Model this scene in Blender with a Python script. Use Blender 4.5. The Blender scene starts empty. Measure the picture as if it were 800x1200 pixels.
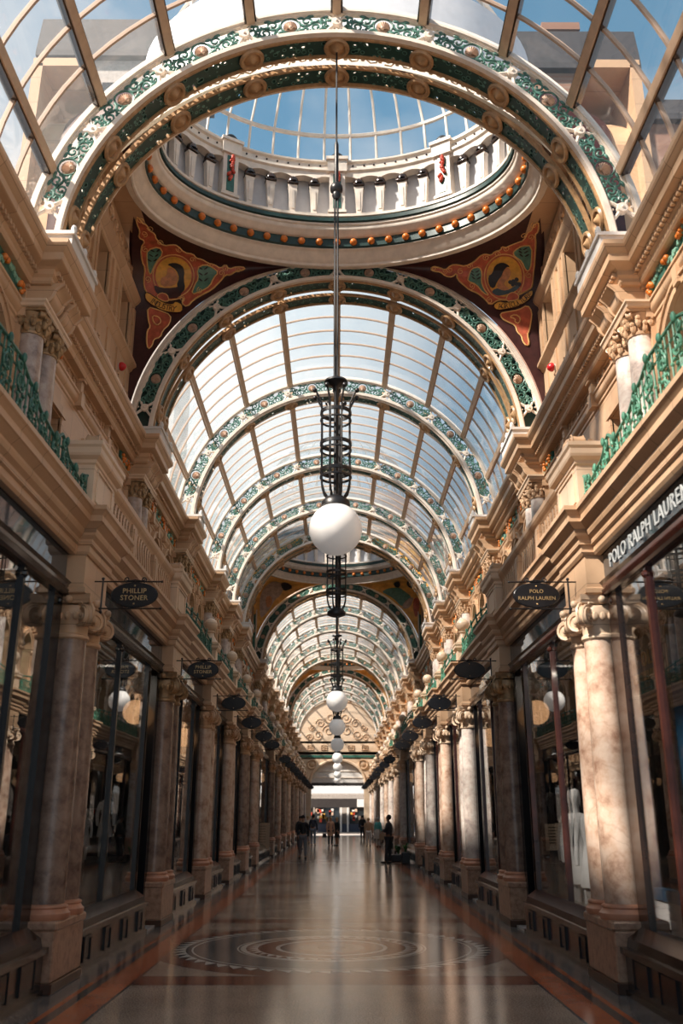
import bpy, bmesh, math, random
from math import sin, cos, pi, radians, sqrt, atan2
from mathutils import Vector, Matrix
from mathutils.bvhtree import BVHTree
random.seed(7)
SC = bpy.context.scene
COL = SC.collection

# ------------------------------------------------------------------ materials
def new_mat(name):
    m = bpy.data.materials.new(name); m.use_nodes = True
    nt = m.node_tree; nt.nodes.clear()
    return m, nt
class NT:
    """tiny helper to write node expressions"""
    def __init__(s, nt): s.nt = nt
    def n(s, t, **kw):
        x = s.nt.nodes.new(t)
        for k, v in kw.items(): setattr(x, k, v)
        return x
    def put(s, sock, v):
        if hasattr(v, 'is_linked') or hasattr(v, 'links'): s.nt.links.new(v, sock)
        else: sock.default_value = v
    def m(s, op, a, b=0.0, c=None):
        x = s.n('ShaderNodeMath', operation=op)
        s.put(x.inputs[0], a); s.put(x.inputs[1], b)
        if c is not None: s.put(x.inputs[2], c)
        return x.outputs[0]
    def band(s, v, a, b):          # 1 where a < v < b
        return s.m('MULTIPLY', s.m('GREATER_THAN', v, a), s.m('LESS_THAN', v, b))
    def mix(s, f, a, b):
        x = s.n('ShaderNodeMix', data_type='RGBA')
        s.put(x.inputs[0], f); s.put(x.inputs[6], a); s.put(x.inputs[7], b)
        return x.outputs[2]
    def noise(s, vec, scale, detail=3, rough=.55):
        x = s.n('ShaderNodeTexNoise'); x.inputs['Scale'].default_value = scale
        x.inputs['Detail'].default_value = detail; x.inputs['Roughness'].default_value = rough
        if vec is not None: s.nt.links.new(vec, x.inputs['Vector'])
        return x.outputs['Fac']
    def ramp(s, f, stops):
        x = s.n('ShaderNodeValToRGB'); e = x.color_ramp.elements
        while len(e) < len(stops): e.new(.5)
        for i, (p, c) in enumerate(stops): e[i].position = p; e[i].color = (*c, 1)
        s.nt.links.new(f, x.inputs[0]); return x.outputs[0]
    def bump(s, h, strength=.2, dist=.01):
        x = s.n('ShaderNodeBump'); x.inputs['Strength'].default_value = strength; x.inputs['Distance'].default_value = dist
        s.nt.links.new(h, x.inputs['Height']); return x.outputs['Normal']
    def out(s, sh):
        o = s.n('ShaderNodeOutputMaterial'); s.nt.links.new(sh, o.inputs['Surface'])
    def bsdf(s, col, rough=.5, metal=0., spec=.5, normal=None, coat=0.):
        b = s.n('ShaderNodeBsdfPrincipled')
        s.put(b.inputs['Base Color'], col if not isinstance(col, tuple) else (*col, 1))
        s.put(b.inputs['Roughness'], rough); b.inputs['Metallic'].default_value = metal
        b.inputs['Specular IOR Level'].default_value = spec
        b.inputs['Coat Weight'].default_value = coat; b.inputs['Coat Roughness'].default_value = .08
        if normal is not None: s.nt.links.new(normal, b.inputs['Normal'])
        return b.outputs[0]
    def pos(s): return s.n('ShaderNodeNewGeometry').outputs['Position']
    def obj(s): return s.n('ShaderNodeTexCoord').outputs['Object']
def C3(*a): return (*a, 1)
MAT = {}
def plain(name, col, rough=.5, metal=0., var=.18, scale=6., spec=.5, coat=0., bump=.0):
    m, nt = new_mat(name); k = NT(nt)
    f = k.noise(k.pos(), scale, 4)
    lo = tuple(c*(1-var) for c in col); hi = tuple(min(1, c*(1+var)) for c in col)
    c = k.ramp(f, [(.3, lo), (.7, hi)])
    nrm = k.bump(f, bump, .01) if bump else None
    k.out(k.bsdf(c, rough, metal, spec, nrm, coat)); MAT[name] = m
    return m
# glazed terracotta with block joints
def terracotta(name, a, b, rough=.38):
    m, nt = new_mat(name); k = NT(nt); P = k.pos()
    sx = k.n('ShaderNodeSeparateXYZ'); nt.links.new(P, sx.inputs[0])
    X, Y, Z = sx.outputs
    blk = k.n('ShaderNodeTexWhiteNoise', noise_dimensions='2D')
    cv = k.n('ShaderNodeCombineXYZ')
    nt.links.new(k.m('FLOOR', k.m('DIVIDE', Y, .62)), cv.inputs[0]); nt.links.new(k.m('FLOOR', k.m('DIVIDE', Z, .47)), cv.inputs[1])
    nt.links.new(cv.outputs[0], blk.inputs['Vector'])
    f = k.noise(P, 1.7, 4); f2 = k.noise(P, 14, 3)
    t = k.m('ADD', k.m('MULTIPLY', blk.outputs['Value'], .35), k.m('ADD', k.m('MULTIPLY', f, .5), k.m('MULTIPLY', f2, .2)))
    c = k.mix(t, C3(*a), C3(*b))
    jy = k.m('LESS_THAN', k.m('FRACT', k.m('DIVIDE', Y, .62)), .016)
    jz = k.m('LESS_THAN', k.m('FRACT', k.m('DIVIDE', Z, .47)), .018)
    j = k.m('MAXIMUM', jy, jz)
    c = k.mix(k.m('MULTIPLY', j, .55), c, C3(.12, .07, .04))
    k.out(k.bsdf(c, rough, 0, .5, k.bump(f2, .08, .01))); MAT[name] = m
terracotta('faience', (.40, .235, .13), (.70, .485, .315))
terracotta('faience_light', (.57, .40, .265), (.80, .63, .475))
def marble(name, base, vein, warm, scale=3., rough=.25):
    m, nt = new_mat(name); k = NT(nt); P = k.pos()
    n1 = k.noise(P, scale*1.6, 7, .62)
    w = k.n('ShaderNodeTexWave', wave_type='BANDS', bands_direction='DIAGONAL')
    w.inputs['Scale'].default_value = scale*.55; w.inputs['Distortion'].default_value = 14; w.inputs['Detail'].default_value = 4
    nt.links.new(P, w.inputs['Vector'])
    c = k.ramp(n1, [(.32, vein), (.47, warm), (.62, base)])
    v = k.ramp(w.outputs['Fac'], [(0., (1, 1, 1)), (.1, (0, 0, 0))])
    bw = k.n('ShaderNodeRGBToBW'); nt.links.new(v, bw.inputs[0])
    c = k.mix(k.m('MULTIPLY', bw.outputs[0], .22), c, C3(*vein))
    k.out(k.bsdf(c, rough, 0, .5)); MAT[name] = m
marble('marble_pink', (.68, .54, .44), (.34, .20, .14), (.58, .41, .31))
marble('marble_grey', (.74, .68, .62), (.42, .34, .32), (.66, .56, .50), 4.)
marble('marble_shaded', (.34, .25, .20), (.14, .09, .075), (.26, .18, .14), 3.5)  # darker copy of the veined marble, shade put into the colour
marble('marble_grey_shaded', (.50, .42, .37), (.25, .19, .17), (.40, .32, .28), 4.)  # grey marble again, with the shade of its side in the colour
marble('granite_plinth', (.50, .33, .23), (.26, .15, .10), (.42, .26, .18), 7., .3)
plain('torus_pink', (.55, .27, .17), .3)
plain('skirting_brown', (.075, .035, .022), .3)
plain('cream_iron', (.80, .71, .62), .45, var=.1)
plain('green_iron_shaded', (.045, .16, .125), .4, var=.35, scale=12)  # darker copy of the ironwork green, carries the shade of its side
plain('verdigris', (.075, .19, .155), .42, var=.5, scale=16)
plain('green_dark', (.012, .042, .037), .4, var=.3, scale=20)
plain('railing_green', (.085, .25, .17), .4, var=.35, scale=10)
plain('shell_tan', (.58, .41, .31), .45, var=.2, scale=12)
plain('brass_tan', (.40, .24, .12), .4, var=.25, scale=12)
plain('orange_fruit', (.70, .20, .03), .35, var=.25, scale=20)
plain('red_fruit', (.55, .06, .03), .35, var=.25, scale=20)
plain('frieze_leaf', (.20, .40, .30), .4, var=.45, scale=20)
plain('leaf_green', (.06, .17, .10), .4, var=.4, scale=24)
plain('majolica_green', (.035, .14, .11), .3, var=.4, scale=9)
plain('green_panel', (.07, .25, .16), .35, var=.15)
plain('purlin_brown', (.50, .35, .24), .5, var=.12)
plain('bar_brown', (.50, .36, .27), .5, var=.1)
plain('black_iron', (.012, .012, .014), .38, var=.2)
plain('black_paint', (.008, .0085, .011), .22, var=.2)
plain('mahogany', (.060, .017, .012), .22, var=.35, scale=5, coat=.4)
plain('maroon', (.16, .022, .022), .25, var=.15, coat=.4)
plain('dark_wood', (.030, .015, .010), .24, var=.4, scale=5, coat=.4)
plain('gilt', (.62, .42, .20), .35, .6, var=.15)
plain('capital_shaded', (.36, .24, .13), .38, .25, var=.35, scale=14)  # darker capital stone, shade put into the colour
plain('canopy_grey', (.34, .35, .36), .6, var=.06)
plain('letter_white', (.42, .45, .46), .5, var=.05)
plain('white_plaster', (.70, .68, .66), .6, var=.06)
plain('grey_plaster', (.66, .67, .71), .7, var=.06)
plain('shop_dark', (.022, .019, .018), .7, var=.3)
plain('shop_floor', (.05, .038, .03), .5, var=.3)
plain('shop_blind', (.33, .36, .34), .6, var=.06)
plain('display_blue', (.025, .085, .16), .35, var=.12)
plain('paper_cream', (.62, .46, .32), .7, var=.08)
plain('ink', (.06, .04, .03), .7)
plain('shirt_white', (.74, .73, .71), .75, var=.06)
plain('threshold_marble', (.55, .55, .56), .3, var=.12)
plain('alarm_red', (.55, .015, .02), .3, var=.05)
plain('slate_roof', (.035, .034, .038), .7, var=.3)
plain('pot_black', (.02, .02, .022), .4)
plain('plant_green', (.05, .16, .04), .5, var=.5, scale=30)
plain('paint_maroon', (.050, .014, .014), .42, var=.25, scale=9)
plain('paint_red', (.50, .115, .06), .42, var=.3, scale=8)
plain('paint_gold', (.75, .40, .07), .42, var=.2, scale=9)
plain('paint_line', (.80, .50, .20), .42, var=.15)
plain('paint_green', (.10, .24, .185), .42, var=.3, scale=9)
plain('paint_black', (.018, .014, .016), .45, var=.3)
plain('paint_flesh', (.55, .24, .10), .45, var=.25, scale=12)
plain('paint_blue', (.06, .10, .13), .45, var=.3)
plain('paint_pale', (.45, .33, .26), .45, var=.3)
plain('paint_ochre', (.85, .40, .09), .42, var=.35, scale=3)
plain('far_lintel', (.035, .03, .03), .4)
plain('grey_stucco', (.36, .32, .29), .7)
plain('skin', (.50, .27, .18), .5, var=.08); plain('skin_dark', (.16, .075, .045), .5, var=.08)
for nm, c in dict(cloth_black=(.020, .020, .024), cloth_navy=(.03, .04, .07), cloth_grey=(.20, .20, .22), cloth_jean=(.15, .20, .28), cloth_tan=(.52, .30, .20),
                  cloth_white=(.68, .64, .60), cloth_teal=(.10, .42, .40), cloth_pale=(.55, .50, .45), hair_dark=(.02, .013, .01), hair_grey=(.45, .42, .40), hair_fair=(.42, .27, .12), bag_tan=(.46, .30, .19), shoe_black=(.01, .01, .01)).items():
    plain(nm, c, .75, var=.12)
def glossmat(name, col, rough, spec=.5):
    m, nt = new_mat(name); k = NT(nt); k.out(k.bsdf(col, rough, 0, spec)); MAT[name] = m
m, nt = new_mat('globe_white'); k = NT(nt); b_ = k.bsdf((.88, .86, .84), .12); e_ = k.n('ShaderNodeEmission'); e_.inputs[0].default_value = C3(1, .95, .9); e_.inputs[1].default_value = .16; a_ = k.n('ShaderNodeAddShader'); nt.links.new(b_, a_.inputs[0]); nt.links.new(e_.outputs[0], a_.inputs[1]); k.out(a_.outputs[0]); MAT['globe_white'] = m
# brick outside
m, nt = new_mat('brick'); k = NT(nt)
b = k.n('ShaderNodeTexBrick'); b.inputs['Scale'].default_value = 2.2
b.inputs['Color1'].default_value = C3(.20, .085, .05); b.inputs['Color2'].default_value = C3(.26, .13, .085); b.inputs['Mortar'].default_value = C3(.24, .19, .15)
rot = k.n('ShaderNodeMapping'); rot.inputs['Rotation'].default_value = (0, pi/2, pi/2); nt.links.new(k.pos(), rot.inputs[0]); nt.links.new(rot.outputs[0], b.inputs['Vector'])
k.out(k.bsdf(k.mix(k.noise(k.pos(), 1.2), b.outputs['Color'], C3(.24, .13, .09)), .85)); MAT['brick'] = m
# glass types : clear sheet (mirror reflection by fresnel + straight transmission)
def sheet(name, tint, ior=1.5, rough=.0, milk=0., milkcol=(.8, .85, .9), boost=0., gain=1.):
    m, nt = new_mat(name); k = NT(nt)
    t = k.n('ShaderNodeBsdfTransparent'); t.inputs[0].default_value = C3(*tint)
    g = k.n('ShaderNodeBsdfGlossy'); g.inputs['Roughness'].default_value = rough; g.inputs[0].default_value = C3(.95, .95, .95)
    gm = k.n('ShaderNodeNewGeometry'); dt = k.n('ShaderNodeVectorMath', operation='DOT_PRODUCT'); nt.links.new(gm.outputs['Normal'], dt.inputs[0]); nt.links.new(gm.outputs['Incoming'], dt.inputs[1])
    f0 = ((ior-1)/(ior+1))**2; q = k.m('SUBTRACT', 1.0, k.m('MINIMUM', k.m('ABSOLUTE', dt.outputs['Value']), 1.0))
    fr = k.m('MULTIPLY', k.m('ADD', f0+boost, k.m('MULTIPLY', 1-f0-boost, k.m('POWER', q, 5.0))), gain)
    base = t.outputs[0]
    if milk:
        tr = k.n('ShaderNodeBsdfTranslucent'); tr.inputs[0].default_value = C3(*milkcol)
        df = k.n('ShaderNodeBsdfDiffuse'); df.inputs[0].default_value = C3(*milkcol)
        a = k.n('ShaderNodeMixShader'); a.inputs[0].default_value = .4; nt.links.new(tr.outputs[0], a.inputs[1]); nt.links.new(df.outputs[0], a.inputs[2])
        f = k.m('ADD', milk*.75, k.m('MULTIPLY', k.noise(k.pos(), 2.5, 3), milk*.5))
        mm = k.n('ShaderNodeMixShader'); nt.links.new(f, mm.inputs[0]); nt.links.new(base, mm.inputs[1]); nt.links.new(a.outputs[0], mm.inputs[2]); base = mm.outputs[0]
    x = k.n('ShaderNodeMixShader'); k.put(x.inputs[0], fr); nt.links.new(base, x.inputs[1]); nt.links.new(g.outputs[0], x.inputs[2])
    k.out(x.outputs[0]); MAT[name] = m
sheet('shop_glass', (.86, .87, .88), 1.6, 0., boost=.12, gain=.85)
sheet('sign_glass', (.30, .34, .38), 1.5, .03, milk=.28, milkcol=(.16, .22, .28), boost=.05)
sheet('roof_clear', (.975, .98, .985), 1.25, 0., milk=.05)
sheet('roof_milky', (.95, .97, .985), 1.2, .05, milk=.17, milkcol=(.80, .88, .92))
sheet('dome_glass', (.90, .95, .985), 1.2, .02, milk=.05)

# ------------------------------------------------------------------ mesh builder
class M:
    def __init__(s): s.v = []; s.f = []; s.mi = []; s.cur = 0
    def add(s, vs, fs):
        o = len(s.v); s.v += [tuple(p) for p in vs]
        for f in fs: s.f.append(tuple(i+o for i in f)); s.mi.append(s.cur)
        return s
    def box(s, x0, x1, y0, y1, z0, z1):
        return s.add([(x0,y0,z0),(x1,y0,z0),(x1,y1,z0),(x0,y1,z0),(x0,y0,z1),(x1,y0,z1),(x1,y1,z1),(x0,y1,z1)],
              [(0,3,2,1),(4,5,6,7),(0,1,5,4),(1,2,6,5),(2,3,7,6),(3,0,4,7)])
    def bbox(s, x0, x1, y0, y1, z0, z1, b=.02):     # chamfered in all vertical and top edges
        def ring(d, z): return [(x0+b-d+0,y0-d+b,z),(x1-b+d,y0+b-d,z),(x1+d-b,y1-b+d,z),(x0-d+b,y1+d-b,z)]
        # octagonal prism
        def oc(i, z): return [(x0+b+i,y0+i,z),(x1-b-i,y0+i,z),(x1-i,y0+b+i,z),(x1-i,y1-b-i,z),(x1-b-i,y1-i,z),(x0+b+i,y1-i,z),(x0+i,y1-b-i,z),(x0+i,y0+b+i,z)]
        vs = oc(b*.6, z0)+oc(0, z0+b)+oc(0, z1-b)+oc(b*.6, z1); fs = []
        for r in range(3):
            for i in range(8): fs.append((r*8+i, r*8+(i+1)%8, r*8+8+(i+1)%8, r*8+8+i))
        fs.append(tuple(reversed(range(8)))); fs.append(tuple(range(24, 32)))
        return s.add(vs, fs)
    def prism(s, poly, ax, a0, a1):
        n = len(poly)
        def mk(p, a): return {'x': (a, p[0], p[1]), 'y': (p[0], a, p[1]), 'z': (p[0], p[1], a)}[ax]
        vs = [mk(p, a0) for p in poly]+[mk(p, a1) for p in poly]
        fs = [(i, (i+1) % n, n+(i+1) % n, n+i) for i in range(n)]+[tuple(reversed(range(n))), tuple(range(n, 2*n))]
        return s.add(vs, fs)
    def lathe(s, prof, c=(0, 0), n=16, a0=0, a1=2*pi, cap=True, sx=1, sy=1):
        full = abs(a1-a0-2*pi) < 1e-6; k = n if full else n+1; vs = []; fs = []
        for r, z in prof:
            for i in range(k):
                a = a0+(a1-a0)*i/n; vs.append((c[0]+r*cos(a)*sx, c[1]+r*sin(a)*sy, z))
        for j in range(len(prof)-1):
            for i in range(n):
                i2 = (i+1) % k; fs.append((j*k+i, j*k+i2, (j+1)*k+i2, (j+1)*k+i))
        if cap:
            fs.append(tuple(reversed(range(k)))); fs.append(tuple(range((len(prof)-1)*k, len(prof)*k)))
        return s.add(vs, fs)
    def frame_lathe(s, prof, o, axis, n=12):      # lathe around an arbitrary axis; prof (r, t)
        a = Vector(axis).normalized(); u = a.orthogonal().normalized(); w = a.cross(u); o = Vector(o); vs = []; fs = []
        for r, t in prof:
            for i in range(n):
                g = 2*pi*i/n; vs.append(o+a*t+u*(r*cos(g))+w*(r*sin(g)))
        for j in range(len(prof)-1):
            for i in range(n): fs.append((j*n+i, j*n+(i+1) % n, (j+1)*n+(i+1) % n, (j+1)*n+i))
        fs.append(tuple(reversed(range(n)))); fs.append(tuple(range((len(prof)-1)*n, len(prof)*n)))
        return s.add(vs, fs)
    def tube(s, pts, r, n=6, closed=False, taper=None):
        pts = [Vector(p) for p in pts]; k = len(pts); vs = []; fs = []; u = None
        for i, p in enumerate(pts):
            a = pts[(i-1) % k] if (i or closed) else p; b = pts[(i+1) % k] if (i < k-1 or closed) else p
            t = (b-a)
            if t.length < 1e-9: t = Vector((0, 0, 1))
            t.normalize()
            if u is None: u = t.orthogonal().normalized()
            else:
                u = u-t*u.dot(t)
                u = u.normalized() if u.length > 1e-6 else t.orthogonal().normalized()
            w = t.cross(u); rr = r*(taper[i] if taper else 1)
            for j in range(n):
                g = 2*pi*j/n; vs.append(p+u*(rr*cos(g))+w*(rr*sin(g)))
        m = k if closed else k-1
        for i in range(m):
            for j in range(n):
                a = i*n+j; b = i*n+(j+1) % n; c = ((i+1) % k)*n+(j+1) % n; d = ((i+1) % k)*n+j
                fs.append((a, b, c, d))
        if not closed: fs.append(tuple(reversed(range(n)))); fs.append(tuple(range((k-1)*n, k*n)))
        return s.add(vs, fs)
    def ball(s, c, r, nu=10, nv=6, sc=(1, 1, 1)):
        vs = [(c[0], c[1], c[2]-r*sc[2])]; fs = []
        for j in range(1, nv):
            p = pi*j/nv
            for i in range(nu):
                a = 2*pi*i/nu; vs.append((c[0]+r*sc[0]*sin(p)*cos(a), c[1]+r*sc[1]*sin(p)*sin(a), c[2]-r*sc[2]*cos(p)))
        vs.append((c[0], c[1], c[2]+r*sc[2])); L = len(vs)-1
        for i in range(nu):
            fs.append((0, 1+(i+1) % nu, 1+i)); fs.append((L, L-nu+i, L-nu+(i+1) % nu))
        for j in range(nv-2):
            for i in range(nu):
                a = 1+j*nu; fs.append((a+i, a+(i+1) % nu, a+nu+(i+1) % nu, a+nu+i))
        return s.add(vs, fs)
    def sweep(s, path, prof, closed=False):
        """path in plan (x, y); prof (p, z): p is pushed to the left-hand side of the path"""
        n = len(path); P = [Vector(p) for p in path]; mit = []
        def nr(a, b): d = (b-a).normalized(); return Vector((-d.y, d.x))
        for i in range(n):
            if closed: n1 = nr(P[i-1], P[i]); n2 = nr(P[i], P[(i+1) % n])
            else: n1 = nr(P[max(i-1, 0)], P[max(i, 1)]); n2 = nr(P[min(i, n-2)], P[min(i+1, n-1)])
            mit.append((n1+n2)/(1+n1.dot(n2)))
        k = len(prof); vs = []; fs = []
        for i in range(n):
            for p, z in prof: q = P[i]+mit[i]*p; vs.append((q.x, q.y, z))
        for i in range(n if closed else n-1):
            for j in range(k):
                a = i*k+j; b = i*k+(j+1) % k; i2 = (i+1) % n; fs.append((a, b, i2*k+(j+1) % k, i2*k+j))
        if not closed: fs.append(tuple(range(k))); fs.append(tuple(reversed(range((n-1)*k, n*k))))
        return s.add(vs, fs)
    def arc(s, r0, r1, y0, y1, a0, a1, n, zc):     # bar curved over the aisle; angle from the crown, towards +x
        vs = []; fs = []
        for i in range(n+1):
            a = a0+(a1-a0)*i/n
            for r, y in ((r0, y0), (r1, y0), (r1, y1), (r0, y1)): vs.append((r*sin(a), y, zc+r*cos(a)))
        for i in range(n):
            for j in range(4): fs.append((i*4+j, i*4+(j+1) % 4, i*4+4+(j+1) % 4, i*4+4+j))
        fs.append((0, 1, 2, 3)); fs.append((n*4+3, n*4+2, n*4+1, n*4))
        return s.add(vs, fs)
    def spiral(s, o, e1, e2, r, turns, a0, tr, n=14, sgn=1, inner=.18, sides=5):
        o = Vector(o); e1 = Vector(e1); e2 = Vector(e2); pts = []
        for i in range(n+1):
            t = i/n; a = a0+sgn*turns*2*pi*t; rr = r*(1-(1-inner)*t); pts.append(o+e1*(rr*cos(a))+e2*(rr*sin(a)))
        return s.tube(pts, tr, sides)
    def merge(s, o, mat=None):
        vs = [mat @ Vector(p) for p in o.v] if mat else o.v
        b = len(s.v); s.v += [tuple(p) for p in vs]
        for f, i in zip(o.f, o.mi): s.f.append(tuple(q+b for q in f)); s.mi.append(i)
        return s
    def mesh(s, name, mats, smooth=None, flip=False, shift=(0, 0, 0)):
        me = bpy.data.meshes.new(name)
        sx = -1 if flip else 1
        vs = [((p[0]-shift[0])*sx, p[1]-shift[1], p[2]-shift[2]) for p in s.v]
        me.from_pydata(vs, [], [tuple(reversed(f)) for f in s.f] if flip else s.f)
        for x in (mats if isinstance(mats, (list, tuple)) else [mats]): me.materials.append(MAT[x])
        me.polygons.foreach_set('material_index', s.mi)
        bm = bmesh.new(); bm.from_mesh(me); bmesh.ops.recalc_face_normals(bm, faces=bm.faces); bm.to_mesh(me); bm.free()
        if smooth:
            me.polygons.foreach_set('use_smooth', [True]*len(me.polygons))
            me.set_sharp_from_angle(angle=radians(smooth))
        return me
    def build(s, name, mats, parent=None, smooth=None, org=(0, 0, 0), side=1):
        o = bpy.data.objects.new(name, s.mesh(name, mats, smooth, side < 0, org)); COL.objects.link(o)
        if parent is not None: o.parent = parent
        return o

def tag(o, label, cat, group=None, kind=None):
    o['label'] = label; o['category'] = cat
    if group: o['group'] = group
    o['kind'] = kind or 'thing'
    return o
def thing(name, label, cat, loc=(0, 0, 0), group=None, kind=None):
    o = bpy.data.objects.new(name, None); COL.objects.link(o); o.location = loc; o.empty_display_size = .1
    return tag(o, label, cat, group, kind)
def struct(o): o['kind'] = 'structure'; return o
def copy_tree(o, parent=None, loc=None, label=None):
    c = o.copy(); COL.objects.link(c)
    if parent is not None: c.parent = parent
    if loc is not None: c.location = loc
    if label: c['label'] = label
    for ch in list(KIDS.get(o, ()) or o.children): copy_tree(ch, c)
    return c
KIDS = {}
def cp(o, parent=None, rot=None, loc=None):
    c = o.copy(); COL.objects.link(c)
    if parent is not None: c.parent = parent
    if rot is not None: c.rotation_euler = rot
    if loc is not None: c.location = loc
    return c
NTH = 'first second third fourth fifth sixth seventh eighth ninth tenth eleventh twelfth thirteenth fourteenth fifteenth sixteenth seventeenth eighteenth nineteenth twentieth'.split()
SIDE = {1: 'sunlit', -1: 'shaded'}
def text_mesh(txt, size, depth=.006, spacing=1., align='CENTER'):
    cu = bpy.data.curves.new('t', 'FONT'); cu.body = txt; cu.size = size; cu.extrude = depth/2; cu.space_character = spacing
    cu.align_x = align; cu.align_y = 'CENTER'; cu.resolution_u = 3
    o = bpy.data.objects.new('t', cu); COL.objects.link(o); bpy.context.view_layer.update()
    dg = bpy.context.evaluated_depsgraph_get(); me = o.evaluated_get(dg).to_mesh()
    m = M(); m.add([tuple(v.co) for v in me.vertices], [tuple(p.vertices) for p in me.polygons])
    o.evaluated_get(dg).to_mesh_clear(); bpy.data.objects.remove(o); bpy.data.curves.remove(cu)
    return m           # lies in local xy, reads along +x, up +y

# ------------------------------------------------------------------ layout (metres; y runs down the arcade)
ZS, RO = 8.55, 4.04                         # springing and outer radius of the vault
ARCH = [9.75, 15.8, 21.06, 26.2, 30.3, 34.0, 42.4, 47.5, 52.5, 57.5, 62.5, 69.0, 74.0, 79.0, 84.0]
DOUBLE = {0, 1, 5, 6, 10, 11}
PIL = [a+(.55 if i in DOUBLE else .25) for i, a in enumerate(ARCH)]
PG = [10.55, 16.42, 21.45, 26.0, 30.45, 34.3]+PIL[6:]     # street-level columns
YEND = 89.0
DOMES = [(13.2, 2.45), (38.2, 3.7), (65.75, 2.8)]
# ------------------------------------------------------------------ street level
_P = {}
def place(key, maker, s, y, label, group=None):
    k = (key, s)
    if k not in _P: o = _P[k] = maker(s)
    else: o = copy_tree(_P[k])
    o.location.y = y; o['label'] = label
    if group: o['group'] = group
    return o
PO = (3.05, 0, 0)
def volute(m, c, ax, r, th):
    """scroll of an ionic capital: drum with a raised spiral on both faces; ax horizontal unit vector"""
    a = Vector(ax).normalized(); c = Vector(c); e2 = Vector((0, 0, 1)); e1 = a.cross(e2)
    m.frame_lathe([(r*.82, -th/2), (r*.9, -th*.3), (r*.8, 0), (r*.9, th*.3), (r*.82, th/2)], c, a, 14)
    for q in (-1, 1):
        m.spiral(c+a*(q*th/2), e1, e2, r, 1.8, pi/2, r*.13, 22, q, .2, 5)
        m.ball(c+a*(q*th/2), r*.2, 8, 5)
def ionic(m, cx, cy, z0, z1, r):
    h = z1-z0
    m.lathe([(r*1.02, z0), (r*1.12, z0+.02), (r*1.12, z0+.05), (r, z0+.07), (r*1.02, z0+h*.3), (r*1.3, z0+h*.5), (r*1.38, z0+h*.62), (r*1.2, z0+h*.75)], (cx, cy), 16)
    for qx, qy in ((-1, -1), (-1, 1), (1, -1), (1, 1)):
        d = Vector((qx, qy, 0)).normalized(); c = Vector((cx, cy, z0+h*.52))+d*(r*1.42)
        volute(m, c, (-d.y, d.x, 0), h*.29, .075)
        m.tube([Vector((cx, cy, z0+h*.76))+d*(r*.7), Vector((cx, cy, z0+h*.83))+d*(r*1.1), Vector((cx, cy, z0+h*.8))+d*(r*1.45)], .04, 6)
    for dx, dy in ((-1, 0), (0, 1), (0, -1)):      # egg and dart and centre flower
        for t in (-.5, 0, .5):
            m.ball((cx+dx*r*1.28+(t*r if dx == 0 else 0), cy+dy*r*1.28+(t*r if dy == 0 else 0), z0+h*.5), .035, 6, 5, (1, 1, 1.5))
        m.ball((cx+dx*r*1.42, cy+dy*r*1.42, z0+h*.86), .06, 8, 5, (.8, .8, .8))
    q = r*1.45
    for w, za, zb in ((q*.96, z0+h*.8, z0+h*.88), (q, z0+h*.88, z1)):
        ed = []
        for k in range(4):                         # abacus with hollowed sides
            a0 = pi/4+k*pi/2; a1 = a0+pi/2
            p0 = Vector((cos(a0), sin(a0)))*w*1.3; p1 = Vector((cos(a1), sin(a1)))*w*1.3
            for t in (0, .06, .25, .5, .75, .94):
                p = p0.lerp(p1, t); nrm = -(p0+p1).normalized(); d = sin(pi*t)*.16*w; ed.append((cx+p.x+nrm.x*d, cy+p.y+nrm.y*d))
        m.prism(ed, 'z', za, zb)
def mk_pillar(shaft, cap):
    def f(s):
        t = thing('column_pair', '', 'column', (s*3.05, 0, 0))
        m = M(); m.bbox(2.84, 3.42, -.55, .55, .10, .58, .015); m.bbox(2.82, 3.42, -.565, .565, .58, .67, .02)
        p = m.build('plinth', 'granite_plinth' if shaft != 'marble_shaded' else 'granite_plinth', t, 0, PO, s)
        m = M(); m.bbox(2.825, 3.42, -.565, .565, 0, .10, .01); m.build('skirting', 'skirting_brown', p, 0, PO, s)
        for y in (-.27, .27):
            m = M(); m.lathe([(.195, .82), (.198, 1.6), (.192, 2.4), (.172, 3.62)], (3.05, y), 22)
            sh = m.build('shaft', shaft, t, 40, PO, s)
            m = M(); m.lathe([(.25, .67), (.262, .70), (.262, .73), (.235, .755), (.225, .775), (.235, .79), (.23, .805), (.2, .82)], (3.05, y), 22)
            m.build('column_base', 'torus_pink', t, 40, PO, s)
            m = M(); ionic(m, 3.05, y, 3.6, 4.11, .178); m.build('capital', cap, t, 40, PO, s)
        m = M(); m.box(2.9, 3.4, -.5, .5, 4.11, 4.57); m.sweep([(3.4, -.5), (2.9, -.5), (2.9, .5), (3.4, .5)], [(0, 4.11), (.03, 4.12), (.03, 4.17), (.01, 4.19), (0, 4.19)])
        m.build('entablature_block', 'faience', t, 0, PO, s)
        return t
    return f
LOOK = {('r', 0): 'marble_pink'}
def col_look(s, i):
    if s > 0: return ('marble_pink', 'marble_shaded', 'marble_grey', 'torus', 'marble_grey', 'torus')[i] if i < 6 else ('marble_grey', 'marble_pink')[i % 2]  # second pair wears darker marble for the dome drum's shade
    return ('marble_shaded', 'marble_shaded', 'marble_pink')[min(i, 2)] if i < 4 else ('marble_shaded', 'marble_pink')[i % 2]
def where(s, i):
    return '%s of the pairs along the %s side' % (NTH[i], SIDE[s])
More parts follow.
